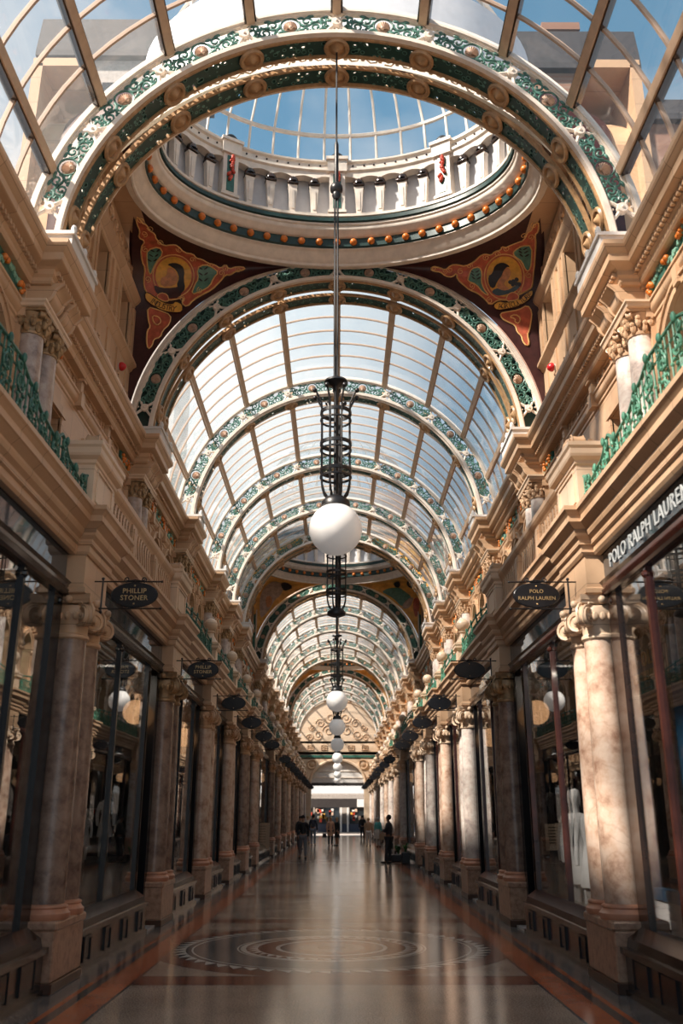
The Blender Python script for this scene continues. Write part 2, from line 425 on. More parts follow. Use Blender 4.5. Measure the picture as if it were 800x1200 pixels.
for s in (1, -1):
    for i, y in enumerate(PG):
        lk = col_look(s, i); lk = 'marble_pink' if lk == 'torus' else lk
        cap = 'faience_light' if (s > 0 and i != 1) else ('capital_shaded' if i in (1,) else 'faience')  # shade under the dome and on one side is coloured into the capitals
        nm = {'marble_pink': 'pinkish veined', 'marble_grey': 'pale grey veined', 'marble_shaded': 'shade-darkened veined'}[lk]
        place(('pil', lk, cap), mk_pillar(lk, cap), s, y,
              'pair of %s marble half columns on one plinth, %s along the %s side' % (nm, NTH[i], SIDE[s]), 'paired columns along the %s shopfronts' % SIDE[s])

# entablature with breaks over the pillars : structure
ENT = [(0, 4.57), (.02, 4.60), (.02, 4.67), (.05, 4.685), (.05, 4.74), (.09, 4.78), (.105, 4.82), (.105, 4.85), (.17, 4.91), (.185, 4.92), (.185, 4.99), (.215, 5.03), (.235, 5.05), (.235, 5.10), (-.3, 5.10), (-.3, 4.57)]
def jogs(base, out, half, ys, y0, y1, skip=()):
    p = [(base, y0)]
    for i, y in enumerate(ys):
        if i in skip: continue
        p += [(base, y-half), (out, y-half), (out, y+half), (base, y+half)]
    return p+[(base, y1)]
for s, nm in ((1, 'right'), (-1, 'left')):
    m = M(); m.sweep(jogs(3.02, 2.88, .52, PG, -1.0, YEND), ENT)
    struct(m.build('trim_entablature_'+nm, 'faience', None, 0, side=s))
    m = M(); m.box(2.95, 4.35, -1, YEND, 4.98, 5.095); struct(m.build('gallery_floor_'+nm, 'faience', None, 0, side=s))

# --- hanging oval signs
def mk_sign(lines, sizes, col='gilt'):
    def f(s):
        t = thing('hanging_sign', '', 'sign', (s*2.86, 0, 4.2)); o = (2.86, 0, 4.2); cx = 2.41
        m = M(); m.lathe([(.97, -.014), (1, -.008), (1, .008), (.97, .014)], (0, 0), 40)
        mm = M(); mm.merge(m, Matrix.Translation((cx, 0, 4.2)) @ Matrix.Rotation(pi/2, 4, 'X') @ Matrix.Diagonal((.275, .148, 1, 1)))
        b = mm.build('board', 'black_paint', t, 0, o, s)
        m = M(); m.tube([(cx+.275*cos(a), 0, 4.2+.148*sin(a)) for a in [2*pi*i/40 for i in range(40)]], .009, 6, True); m.build('rim', 'black_iron', t, 60, o, s)
        m = M()
        for z in (4.365, 4.035): m.tube([(2.9, 0, z), (2.09, 0, z)], .009, 6); m.ball((2.09, 0, z), .016, 8, 5)
        m.tube([(2.8, 0, 4.0), (2.8, 0, 4.39)], .011, 6); m.ball((2.8, 0, 4.4), .02, 8, 5); m.ball((2.8, 0, 3.99), .02, 8, 5)
        for q in (-.1, .1): m.spiral((cx+q, 0, 4.39), (1, 0, 0), (0, 0, 1), .035, 1.3, -pi/2, .008, 14, 1 if q > 0 else -1)
        m.tube([(cx-.1, 0, 4.37), (cx, 0, 4.385), (cx+.1, 0, 4.37)], .008, 5)
        m.build('bracket', 'black_iron', t, 60, o, s)
        m = M(); m.ball((cx, -.014, 4.31), .011, 8, 5); m.ball((cx, -.014, 4.09), .011, 8, 5); m.build('stud', 'gilt', t, 60, o, s)
        for q, (ln, sz) in enumerate(zip(lines, sizes)):
            zz = 4.2+(.045 if q == 0 else -.04) if len(lines) > 1 else 4.2
            tm = text_mesh(ln, sz, .006, 1.05); m = M(); m.merge(tm, Matrix.Translation((s*cx, -.017, zz)) @ Matrix.Rotation(pi/2, 4, 'X'))
            ob = m.build('lettering', col, t, 0, (s*2.86, 0, 4.2), 1)
        return t
    return f
for s in (1, -1):
    for i, y in enumerate(PG):
        if s > 0:
            key, ln, sz = (('polo', ('POLO', 'RALPH LAUREN'), (.062, .062)) if i == 0 else ('bl', (), ()))
        else: key, ln, sz = (('ps', ('PHILLIP', 'STONER'), (.085, .085)) if i < 2 else ('bl', (), ()))
        d = {('polo', 1): 'black oval hanging sign with two lines of gilt letters, first along the sunlit side',
             ('ps', -1): 'black oval hanging sign with two-word gilt name, %s along the shaded side' % NTH[i]}.get((key, s), 'black oval hanging sign on its iron bracket, %s along the %s side' % (NTH[i], SIDE[s]))
        place(('sign', key), mk_sign(ln, sz), s, y-(.15 if i else .05), d, 'oval shop signs hanging along the %s side' % SIDE[s])

# --- gallery pedestals
GO = (3.05, 0, 5.1)
def mk_pedestal(s):
    t = thing('gallery_pedestal', '', 'pedestal', (s*3.05, 0, 5.1))
    m = M(); m.box(2.9, 3.3, -.5, .5, 5.1, 5.75); m.sweep([(3.3, -.5), (2.9, -.5), (2.9, .5), (3.3, .5)], [(0, 5.1), (.05, 5.1), (.05, 5.16), (.02, 5.2), (0, 5.21)])
    m.build('die', 'faience_light', t, 0, GO, s)
    m = M(); 
    for a, b, c, d in ((-.38, .38, 5.27, 5.30), (-.38, .38, 5.66, 5.69)): m.box(2.885, 2.905, a, b, c, d)
    for a, b in ((-.38, -.35), (.35, .38)): m.box(2.885, 2.905, a, b, 5.30, 5.66)
    m.build('panel_moulding', 'faience_light', t, 0, GO, s)
    m = M(); m.box(2.9, 3.3, -.5, .5, 5.75, 5.97)
    m.sweep([(3.3, -.5), (2.9, -.5), (2.9, .5), (3.3, .5)], [(0, 5.7), (.02, 5.72), (.02, 5.76), (.07, 5.8), (.08, 5.83), (.08, 5.9), (.1, 5.93), (.1, 5.98), (0, 5.98)])
    m.build('cap', 'faience_light', t, 0, GO, s)
    m = M()                                      # scrolled crest on top
    pr = [(-.42, 5.98), (-.40, 6.03)]+[(-.4+.8*i/10, 6.06+.17*sin(pi*i/10)) for i in range(11)]+[(.40, 6.03), (.42, 5.98)]
    m.prism(pr, 'x', 2.93, 3.08)
    for q in (-1, 1): volute(m, (2.98, q*.36, 6.06), (1, 0, 0), .09, .16)
    m.ball((2.92, 0, 6.13), .07, 8, 6, (.5, 1.3, .9))
    m.build('crest', 'faience', t, 40, GO, s)
    return t
def mk_ballped(s):
    t = thing('ball_finial', '', 'finial', (s*3.05, 0, 5.1))
    m = M(); m.box(2.88, 3.22, -.17, .17, 5.1, 5.48); m.box(2.86, 3.24, -.19, .19, 5.1, 5.17)
    m.build('die', 'faience_light', t, 0, GO, s)
    m = M(); m.sweep([(2.88, -.17), (2.88, .17), (3.22, .17), (3.22, -.17)], [(0, 5.44), (.02, 5.46), (.06, 5.5), (.06, 5.55), (.075, 5.57), (.075, 5.61), (-.1, 5.61), (-.1, 5.44)], True)
    m.box(2.9, 3.2, -.15, .15, 5.5, 5.61); m.build('cap', 'faience_light', t, 0, GO, s)
    m = M(); m.lathe([(.2, 5.61), (.2, 5.65), (.17, 5.68), (.12, 5.75), (.085, 5.84), (.08, 5.88), (.11, 5.9), (.11, 5.92), (.07, 5.94)], (3.05, 0), 16)
    m.build('urn_base', 'faience_light', t, 40, GO, s)
    m = M(); m.ball((3.05, 0, 6.08), .165, 18, 12); m.build('ball', 'faience_light', t, 80, GO, s)
    return t
for s in (1, -1):
    for i, y in enumerate(PG):
        if i < 2: place('ped', mk_pedestal, s, y, 'gallery pedestal with scrolled crest above the %s column pair, %s side' % (NTH[i], SIDE[s]), 'gallery pedestals')
        else: place('ballped', mk_ballped, s, y, 'terracotta ball on an urn base above the %s column pair of the %s side' % (NTH[i], SIDE[s]), 'ball finials along the %s gallery' % SIDE[s])

# --- stone balustrade in the dome bay
def balustrade(s, y0, y1, label):
    t = thing('stone_balustrade', label, 'balustrade', (s*3.1, (y0+y1)/2, 5.1)); yc = (y0+y1)/2; o = (3.1, yc, 5.1)
    m = M(); m.sweep([(3.1, y0), (3.1, y1)], [(.12, 5.1), (.12, 5.2), (.09, 5.24), (-.09, 5.24), (-.12, 5.1)]); m.build('bottom_rail', 'faience', t, 0, o, s)
    m = M(); m.sweep([(3.1, y0), (3.1, y1)], [(.08, 5.74), (.1, 5.78), (.13, 5.82), (.15, 5.86), (.15, 5.93), (.12, 5.97), (-.14, 5.97), (-.12, 5.78), (-.08, 5.74)]); m.build('top_rail', 'faience', t, 0, o, s)
    L = y1-y0; nd = 3
    for k in range(1, nd):
        y = y0+L*k/nd; m = M(); m.box(2.98, 3.2, y-.13, y+.13, 5.22, 5.76); m.box(2.965, 3.0, y-.08, y+.08, 5.3, 5.7); m.build('die', 'faience', t, 0, o, s)
    S = [(2.995, 5.24)]+[(2.995+.035*sin(2*pi*i/10), 5.24+.5*i/10) for i in range(1, 10)]+[(2.995, 5.74)]
    S = S+[(x+.14, z) for x, z in reversed(S)]
    m = M(); w = .045; n0 = None
    wave = [(-w+.05*sin(2*pi*i/12), 5.24+.5*i/12) for i in range(13)]; wave = wave+[(a+2*w, z) for a, z in reversed(wave)]
    m.prism(wave, 'x', 3.01, 3.15); b0 = m.build('baluster', 'faience', t, 0, (3.1, 0, 5.1), s)
    n = int(L/.165); used = False
    for k in range(n):
        y = y0+L*(k+.5)/n
        if any(abs(y-(y0+L*q/nd)) < .17 for q in range(1, nd)): continue
        if not used: b0.location.y = y-yc; used = True
        else: cp(b0, loc=(0, y-yc, 0))
for s in (1, -1):
    balustrade(s, PG[0]+.52, PG[1]-.52, 'stone balustrade with wavy balusters under the first dome, %s side' % SIDE[s])

# --- wrought iron gallery railings
def rail_h(u, L):
    """height of the railing at u metres from a pedestal"""
    d = min(u, L-u)
    pts = [(0, .46), (.12, .38), (.3, .30), (.7, .36), (1.05, .54), (1.25, .40), (1.7, .46), (2.1, .60), (2.5, .72), (9, .76)]
    for (a, ha), (b, hb) in zip(pts, pts[1:]):
        if d <= b: t = (d-a)/(b-a); t = t*t*(3-2*t); return ha+(hb-ha)*t
    return .76
def railing(s, y0, y1, label, fine=True, col='railing_green'):
    yc = (y0+y1)/2; L = y1-y0; o = (3.0, yc, 5.1); t = thing('iron_railing', label, 'railing', (s*3.0, yc, 5.1)); X = 2.98
    hh = (lambda u: rail_h(u, L)) if fine else (lambda u: .48+.16*sin(pi*u/L))
    m = M(); n = int(L/.08); m.tube([(X, y0+L*i/n, 5.1+hh(L*i/n)) for i in range(n+1)], .02, 6)
    m.tube([(X, y0+L*i/n, 5.1+max(hh(L*i/n)-.14, .3)) for i in range(n+1)], .012, 5); m.build('top_rail', col, t, 50, o, s)
    m = M(); m.box(X-.015, X+.015, y0, y1, 5.12, 5.15); m.box(X-.015, X+.015, y0, y1, 5.24, 5.26); m.build('bottom_rail', col, t, 0, o, s)
    nb = int(L/.11); b0 = None
    for i in range(nb+1):
        u = min(max(L*i/nb, .01), L-.01); h = hh(u)
        if fine or b0 is None:
            m = M(); m.tube([(X, 0, 5.1), (X, 0, 5.1+h-(.02 if fine else 0))], .011, 5); m.ball((X, 0, 5.1+h*.5), .022, 6, 4); b = m.build('bar', col, t, 0, (3.0, 0, 5.1), s); b.location.y = y0+u-yc; b0 = b
        else: cp(b0, loc=(0, y0+u-yc, 0))
    ns = int(L/(.36 if fine else .7))
    for i in range(ns):
        u = L*(i+.5)/ns; h = hh(u)-.08; m = M(); g = 1 if i % 2 else -1
        m.spiral((X-.02, 0, 5.1+h*.72), (0, 1, 0), (0, 0, 1), .11, 1.5, 0, .014, 16, g); m.spiral((X-.02, .06*g, 5.1+h*.72+.15), (0, 1, 0), (0, 0, 1), .07, 1.4, pi, .012, 14, -g)
        m.tube([(X-.012, 0, 5.12), (X-.012, 0, 5.1+h+.1)], .012, 5)
        m.spiral((X-.02, 0, 5.1+h*.32), (0, 1, 0), (0, 0, 1), .08, 1.4, pi/2, .012, 14, g)
        for q in range(5): m.ball((X-.03, .09*cos(q*1.26), 5.1+h*.55+.07*sin(q*1.26)), .03, 6, 4, (.5, 1, .7))
        m.ball((X-.03, 0, 5.1+h+.08), .035, 7, 5, (.7, 1, 1.6))
        b = m.build('scroll', col, t, 50, (3.0, 0, 5.1), s); b.location.y = y0+u-yc
    return t
for s in (1, -1):
    rc = 'railing_green' if s > 0 else 'green_iron_shaded'  # shaded side gets a darker copy of the same green
    railing(s, 4.4, PG[0]-.5, 'green scrolled iron gallery railing before the first pedestal, %s side' % SIDE[s], True, rc)
    for i in range(1, 8):
        g = .5 if i == 1 else .2
        railing(s, PG[i]+g, PG[i+1]-.2, 'green iron gallery railing between the %s and %s column pairs, %s side' % (NTH[i], NTH[i+1], SIDE[s]), False, rc)

# --- shopfronts
SHOPX = 3.16
def shopfront(s, y0, y1, frame, label, near=False, vent=True):
    """y0, y1: faces of the two plinths; the doorway lies at the far end"""
    yc = (y0+y1)/2; o = (3.16, yc, 0); t = thing('shopfront', label, 'shopfront', (s*3.16, yc, 0)); yd = y1-.78
    m = M(); m.box(3.1, 3.15, y0-.1, y1+.1, 4.24, 4.57); m.build('fascia', 'sign_glass', t, 0, o, s)
    m = M(); m.box(3.09, 3.2, y0-.1, y1+.1, 4.57, 4.62); m.sweep([(3.1, y0-.1), (3.1, y1+.1)], [(0, 4.08), (.03, 4.1), (.05, 4.14), (.03, 4.17), (.03, 4.21), (.06, 4.24), (-.1, 4.24), (-.1, 4.08)]); m.build('transom', frame, t, 0, o, s)
    nl = 2 if not near else 4; w = (yd-y0+.1)/nl
    for k in range(nl):
        a = y0-.1+w*k; m = M(); m.box(3.155, 3.163, a, a+w, .6, 4.08); m.build('glass_pane', 'shop_glass', t, 0, o, s)
    for k in range(nl+1):
        a = y0-.1+w*k; ww = .028 if k < nl else .05; m = M(); m.box(3.12, 3.2, a-ww, a+ww, .55, 4.08); m.ball((3.13, a, 4.0), .045, 8, 5); m.build('mullion', frame, t, 0, o, s)
    m = M(); m.prism([(2.93, 0.05), (3.22, 0.05), (3.22, .62), (3.12, .62), (2.97, .52), (2.95, .44), (2.93, .42)], 'y', y0, yd+.02); m.prism([(2.9, .0), (3.2, .0), (3.2, .07), (2.9, .05)], 'y', y0, yd+.05)
    m.box(2.9, 2.96, y0, yd+.02, .38, .44)
    sr = m.build('stall_riser', frame if frame != 'black_paint' else 'dark_wood', t, 0, o, s)
    ns = max(2, int((yd-y0)/.8))
    for k in range(ns):
        a = y0+(yd-y0)*(k+.5)/ns; m = M(); m.box(2.915, 2.935, a-.13, a+.13, .12, .33); m.box(2.9, 2.94, a-.16, a-.13, .09, .36); m.box(2.9, 2.94, a+.13, a+.16, .09, .36); m.box(2.9, 2.94, a-.13, a+.13, .33, .36); m.build('vent_panel', 'black_paint', sr, 0, o, s)
    # recessed doorway
    m = M(); m.box(3.12, 3.24, yd-.02, yd+.12, 0, 4.08); m.box(3.12, 3.24, y1-.1, y1+.12, 0, 4.08); m.box(4.05, 4.15, yd, y1, 3.0, 4.08); m.box(3.2, 4.15, y1-.02, y1+.03, 0, 4.08); m.box(3.2, 4.1, yd-.02, yd+.02, 0, .9); m.box(3.1, 4.15, yd, y1, 4.06, 4.1)
    m.build('door_frame', 'black_paint', t, 0, o, s)
    m = M(); m.box(3.24, 4.08, yd-.005, yd+.005, .9, 4.06); m.build('side_glass', 'shop_glass', t, 0, o, s)
    m = M(); m.box(4.06, 4.12, yd+.05, y1-.02, .02, .75); m.box(4.06, 4.12, yd+.05, yd+.17, .75, 3.0); m.box(4.06, 4.12, y1-.14, y1-.02, .75, 3.0); m.box(4.06, 4.12, yd+.05, y1-.02, 2.85, 3.0)
    d = m.build('door', 'dark_wood', t, 0, o, s)
    m = M(); m.tube([(4.02, yd+.2, .95), (4.0, yd+.2, 1.0), (4.0, yd+.2, 1.35), (4.02, yd+.2, 1.4)], .015, 6); m.build('handle', 'gilt', d, 60, o, s)
    m = M(); m.box(2.92, 4.1, yd+.08, y1-.02, .0, .03); m.build('threshold', 'threshold_marble', t, 0, o, s)
    return t
def lobby_lamp(s, y, label):
    t = thing('lobby_lamp', label, 'lamp', (s*3.4, y, 4.06)); o = (3.4, 0, 4.06)
    m = M(); m.lathe([(.07, 4.06), (.07, 4.03), (.03, 4.0), (.015, 3.99), (.015, 3.62), (.06, 3.6), (.07, 3.55)], (3.4, 0), 12); m.build('rod', 'black_iron', t, 50, o, s)
    m = M(); m.ball((3.4, 0, 3.36), .205, 20, 14); m.build('globe', 'globe_warm', t, 80, o, s)
m_, nt = new_mat('globe_warm'); k = NT(nt)
e = k.n('ShaderNodeEmission'); e.inputs[0].default_value = C3(1., .50, .22); e.inputs[1].default_value = 2.0
bs = k.bsdf((.6, .5, .4), .15); ad = k.n('ShaderNodeAddShader'); nt.links.new(e.outputs[0], ad.inputs[0]); nt.links.new(bs, ad.inputs[1]); k.out(ad.outputs[0]); MAT['globe_warm'] = m_
SPAN = [(-1.0, PG[0]-.57)]+[(PG[i]+.57, PG[i+1]-.57) for i in range(len(PG)-1)]+[(PG[-1]+.57, YEND-.1)]
for s in (1, -1):
    for i, (a, b) in enumerate(SPAN):
        fr = 'black_paint' if s < 0 else ('maroon' if i == 0 else 'mahogany')
        who = 'before the first column pair' if i == 0 else 'between the %s and %s column pairs' % (NTH[i-1], NTH[i]) if i < len(PG) else 'beside the end wall'
        if i == 0:   # the nearest bay has no doorway in view: run the window up to the pillar
            t = thing('shopfront', 'dark shop window with low stall riser %s, %s side' % (who, SIDE[s]), 'shopfront', (s*3.16, 5, 0), 'shopfronts'); o = (3.16, 5, 0)
            m = M(); m.box(3.1, 3.15, a, b+.02, 4.24, 4.57); m.build('fascia', 'sign_glass', t, 0, o, s)
            m = M(); m.box(3.09, 3.2, a, b+.1, 4.57, 4.62); m.sweep([(3.1, a), (3.1, b+.1)], [(0, 4.08), (.03, 4.1), (.05, 4.14), (.03, 4.17), (.03, 4.21), (.06, 4.24), (-.1, 4.24), (-.1, 4.08)]); m.build('transom', 'dark_wood' if s < 0 else 'mahogany', t, 0, o, s)
            cuts = [b-.04, 8.75, 7.45, 6.2, 5.0, 3.6, a]
            for q in range(6):
                m = M(); m.box(3.155, 3.163, cuts[q+1], cuts[q], .6, 4.08); m.build('glass_pane', 'shop_glass', t, 0, o, s)
                w = .03 if q not in (0, 2) else .1; m = M(); m.box(3.1 if q == 2 else 3.12, 3.2, cuts[q]-w-(.1 if q == 0 else 0), cuts[q]+w, .55, 4.08); m.ball((3.13, cuts[q], 4.0), .045, 8, 5); m.build('mullion', fr if q == 2 or s < 0 else 'dark_wood' if q == 0 else 'mahogany', t, 0, o, s)
            m = M(); m.prism([(2.93, 0.05), (3.22, 0.05), (3.22, .62), (3.12, .62), (2.97, .52), (2.95, .44), (2.93, .42)], 'y', a, b); m.prism([(2.9, .0), (3.2, .0), (3.2, .07), (2.9, .05)], 'y', a, b); m.box(2.88, 2.96, a, b, .38, .44)
            sr = m.build('stall_riser', 'dark_wood', t, 0, o, s)
            for q in range(7):
                c = b-.5-q*.75; m = M(); m.box(2.915, 2.935, c-.2, c+.2, .12, .35); m.box(2.905, 2.94, c-.22, c-.2, .1, .37); m.box(2.905, 2.94, c+.2, c+.22, .1, .37); m.build('vent_panel', 'black_paint', sr, 0, o, s)
            if s > 0:
                tm = text_mesh('POLO RALPH LAUREN', .22, .012, 1.12, 'LEFT'); m = M()
                m.merge(tm, Matrix.Translation((3.09, 9.75, 4.41)) @ Matrix(((0, 0, -1, 0), (-1, 0, 0, 0), (0, 1, 0, 0), (0, 0, 0, 1))))
                m.build('lettering', 'letter_white', t, 0, o, 1)
            continue
        t = shopfront(s, a, b, fr, '%s shop window and doorway %s, %s side' % ('black-framed' if s < 0 else 'mahogany', who, SIDE[s])); t['group'] = 'shopfronts'
        if i <= 9: lobby_lamp(s, b-.4, 'warm glowing globe in the doorway %s, %s side' % (who, SIDE[s]))
# interiors of the shops
for s, nm in ((1, 'right'), (-1, 'left')):
    m = M(); m.box(6.4, 6.6, -1.2, YEND, -.1, 4.9); m.box(3.2, 6.6, -1.2, YEND, 4.64, 4.72); m.box(3.2, 6.5, -1.2, -1.0, 0, 4.7)
    for y in (PG[1:] if s > 0 else PG): m.box(3.5, 6.5, y-.1, y+.1, 0, 4.7)
    struct(m.build('wall_shop_'+nm, 'shop_dark', None, 0, side=s))
# ------------------------------------------------------------------ upper storey
XW = 4.0
m_, nt = new_mat('dark_glass'); k = NT(nt); k.out(k.bsdf((.02, .025, .03), .06, 0, .6)); MAT['dark_glass'] = m_
WN = [0]
def arched_window(s, yc, w, zs, label, solid):
    """infill of an arched opening: green iron screen with cream tracery in front of dark glass"""
    WN[0] += 1; o = (4.25, yc, 5.1); r = w/2
    t = thing('arched_window', label, 'window', (s*4.25, yc, 5.1), 'arched gallery windows')
    pl = [(yc-r, 5.1), (yc+r, 5.1)]+[(yc+r*cos(pi*i/14), zs+r*sin(pi*i/14)) for i in range(15)]
    m = M(); m.prism(pl, 'x', 4.27, 4.3); m.build('pane', 'dark_glass' if not solid else 'green_panel', t, 0, o, s)
    m = M()
    for q in (-.5, 0, .5): m.box(4.21, 4.27, yc+q*r-.018, yc+q*r+.018, 5.1, zs+.02)
    for z in (5.75, zs): m.box(4.21, 4.27, yc-r, yc+r, z-.025, z+.025)
    m.tube([(4.24, yc+r*.93*cos(pi*i/14), zs+r*.93*sin(pi*i/14)) for i in range(15)], .03, 5)
    m.build('frame', 'green_panel' if s > 0 else 'green_iron_shaded', t, 0, o, s)  # darker green stands in for shade on that side
    m = M()
    m.tube([(4.22, yc+r*.36*cos(2*pi*i/14), zs+r*.42+r*.36*sin(2*pi*i/14)) for i in range(14)], .022, 5, True)
    for a in range(6): m.ball((4.22, yc+r*.2*cos(a*pi/3), zs+r*.42+r*.2*sin(a*pi/3)), .05, 6, 4, (.5, 1, 1))
    for q in (-1, 1): m.spiral((4.22, yc+q*r*.62, zs+r*.2), (0, 1, 0), (0, 0, 1), r*.2, 1.4, 0, .016, 12, q)
    m.build('tracery', 'cream_iron', t, 50, o, s)
def ring_prism(m, yc, zc, r0, r1, x0, x1, n=14):
    vs = []; fs = []
    for i in range(n+1):
        a = pi*i/n
        for x, r in ((x0, r0), (x0, r1), (x1, r1), (x1, r0)): vs.append((x, yc+r*cos(a), zc+r*sin(a)))
    for i in range(n):
        for j in range(4): fs.append((i*4+j, i*4+(j+1) % 4, i*4+4+(j+1) % 4, i*4+4+j))
    fs += [(0, 1, 2, 3), (n*4, n*4+1, n*4+2, n*4+3)]
    m.add(vs, fs)
STR = [(0, 7.58), (.02, 7.60), (.02, 7.64), (.06, 7.68), (.07, 7.71), (.07, 7.76), (.09, 7.78), (.09, 7.81), (-.1, 7.81), (-.1, 7.58)]
def majolica(s, y0, y1, label):
    yc = (y0+y1)/2; o = (3.97, yc, 7.83); t = thing('majolica_panel', label, 'panel', (s*3.97, yc, 7.83), 'glazed fruit panels of the frieze')
    m = M(); m.box(3.955, 4.0, y0, y1, 7.82, 8.1); m.build('panel', 'majolica_green', t, 0, o, s)
    rr = random.Random(int(yc*100)); n = int((y1-y0)/.055); m = M(); mf = M()
    for i in range(n):
        u = (i+.5)/n; y = y0+(y1-y0)*u; z = 7.96-.06*cos(2*pi*u*2)+rr.uniform(-.05, .05)
        m.ball((3.945, y, z+rr.uniform(-.04, .04)), .05, 6, 4, (.5, 1, rr.uniform(.5, 1.2)))
        if rr.random() < .3: mf.ball((3.925, y+rr.uniform(-.03, .03), z), rr.uniform(.03, .048), 7, 5)
    for q in (y0+.06, y1-.06):
        for j in range(3): mf.ball((3.925, q+rr.uniform(-.03, .03), 7.88+.055*j), .036, 7, 5)
    m.build('leaves', 'frieze_leaf', t, 0, o, s); mf.build('fruit', 'orange_fruit', t, 60, o, s)
def upper_bay(s, y0, y1, kind, n=3, detail=True, who=''):
    nm = 'right' if s > 0 else 'left'; L = y1-y0; m = M()
    m.box(XW, 4.4, y0-.6, y1+.6, 7.6, 8.3)
    m.box(XW-.07, XW, y0-.6, y0+.05, 5.1, 7.6); m.box(XW-.07, XW, y1-.05, y1+.6, 5.1, 7.6)
    m.box(XW-.0, 4.4, y0-.6, y0, 5.1, 7.6); m.box(XW, 4.4, y1, y1+.6, 5.1, 7.6)
    m.sweep([(XW, y0-.6), (XW, y1+.6)], STR)
    cw = L/n; mo = M()
    for i in range(n):
        a, b = y0+cw*i, y0+cw*(i+1); c = (a+b)/2
        if kind == 'arch':
            w = min(1.56 if n == 2 else .92, cw-.34); r = w/2; zs = 7.46-r
            m.box(XW, 4.4, a, c-r, 5.1, 7.6); m.box(XW, 4.4, c+r, b, 5.1, 7.6)
            arc = [(c+r*cos(pi*q/14), zs+r*sin(pi*q/14)) for q in range(15)]
            m.prism([(c+r, 7.6)]+arc+[(c-r, 7.6)], 'x', XW, 4.4)
            ring_prism(m, c, zs, r+.005, r+.12, XW-.06, XW+.02); ring_prism(m, c, zs, r+.11, r+.15, XW-.085, XW+.02)
            m.box(XW-.1, XW+.02, c-.07, c+.07, zs+r+.02, zs+r+.26)
            for q in (-1, 1):
                yy = c+q*(r+.075); m.box(XW-.10, 4.3, yy-.1, yy+.1, zs-.1, zs); m.box(XW-.07, 4.3, yy-.085, yy+.085, zs-.17, zs-.1); m.ball((XW-.05, yy, zs-.2), .07, 8, 5)
                m.box(XW-.045, XW, yy-.06, yy+.06, 5.1, zs-.17)
            arched_window(s, c, w, zs, 'green-screened arched window, %s of the arches %s' % (NTH[i], who), i != 1)
        else:
            w = .52; m.box(XW, 4.5, a, c-w/2, 5.1, 7.6); m.box(XW, 4.5, c+w/2, b, 5.1, 7.6); m.box(XW, 4.5, c-w/2, c+w/2, 7.15, 7.6); m.box(XW, 4.5, c-w/2, c+w/2, 5.1, 5.6)
            m.box(XW-.05, XW+.02, c-w/2-.12, c+w/2+.12, 7.17, 7.3); m.box(XW-.03, XW+.02, c-w/2-.09, c-w/2, 5.6, 7.17); m.box(XW-.03, XW+.02, c+w/2, c+w/2+.09, 5.6, 7.17)
            t = thing('recessed_window', 'narrow square-headed recess, %s of three in the gallery wall under the dome, %s side' % (NTH[i], SIDE[s]), 'window', (s*4.45, c, 5.6)); o = (4.45, c, 5.6)
            q = M(); q.box(4.44, 4.46, c-w/2, c+w/2, 5.6, 7.15); q.build('pane', 'dark_glass', t, 0, o, s)
            q = M(); q.box(4.4, 4.47, c-w/2, c-w/2+.05, 5.6, 7.15); q.box(4.4, 4.47, c+w/2-.05, c+w/2, 5.6, 7.15); q.box(4.4, 4.47, c-w/2, c+w/2, 7.1, 7.15); q.box(4.4, 4.47, c-w/2, c+w/2, 6.35, 6.4); q.build('frame', 'white_plaster', t, 0, o, s)
    if kind == 'rect':
        for c0 in (y0+.02, y1-.62):     # carved side panels
            m.box(XW-.04, XW, c0, c0+.6, 6.2, 6.26); m.box(XW-.04, XW, c0, c0+.6, 7.3, 7.36)
            for q in range(4): m.spiral((XW-.02, c0+.3, 6.45+.22*q), (0, 1, 0), (0, 0, 1), .11, 1.3, 0, .02, 12, 1 if q % 2 else -1)
        for i in range(3):              # sunk panels in the frieze
            a = y0+.75+(L-1.5)*i/3+.06; b = y0+.75+(L-1.5)*(i+1)/3-.06
            m.box(XW-.03, XW, a, b, 7.86, 7.9); m.box(XW-.03, XW, a, b, 8.02, 8.06); m.box(XW-.03, XW, a, a+.04, 7.9, 8.02); m.box(XW-.03, XW, b-.04, b, 7.9, 8.02)
            m.spiral((XW-.015, (a+b)/2-.14, 7.96), (0, 1, 0), (0, 0, 1), .06, 1.4, 0, .016, 12); m.spiral((XW-.015, (a+b)/2+.14, 7.96), (0, 1, 0), (0, 0, 1), .06, 1.4, pi, .016, 12, -1)
    # little pilaster blocks between frieze panels
    np_ = n
    for i in range(np_+1):
        y = y0+L*i/np_; m.box(XW-.09, XW, y-.07, y+.07, 7.8, 8.12); m.box(XW-.13, XW, y-.08, y+.08, 8.02, 8.12); m.box(XW-.12, XW, y-.085, y+.085, 7.6, 7.83)
    struct(m.build('wall_gallery_'+nm, 'faience', None, 40, side=s))
    for i in range(np_):
        if kind == 'rect' and i == 1: continue
        a = y0+L*i/np_+.09; b = y0+L*(i+1)/np_-.09
        if kind == 'rect': a, b = (y0+.09, y0+.66) if i == 0 else (y1-.66, y1-.09)
        majolica(s, a, b, 'green fruit frieze panel, %s of those %s' % (NTH[i], who))
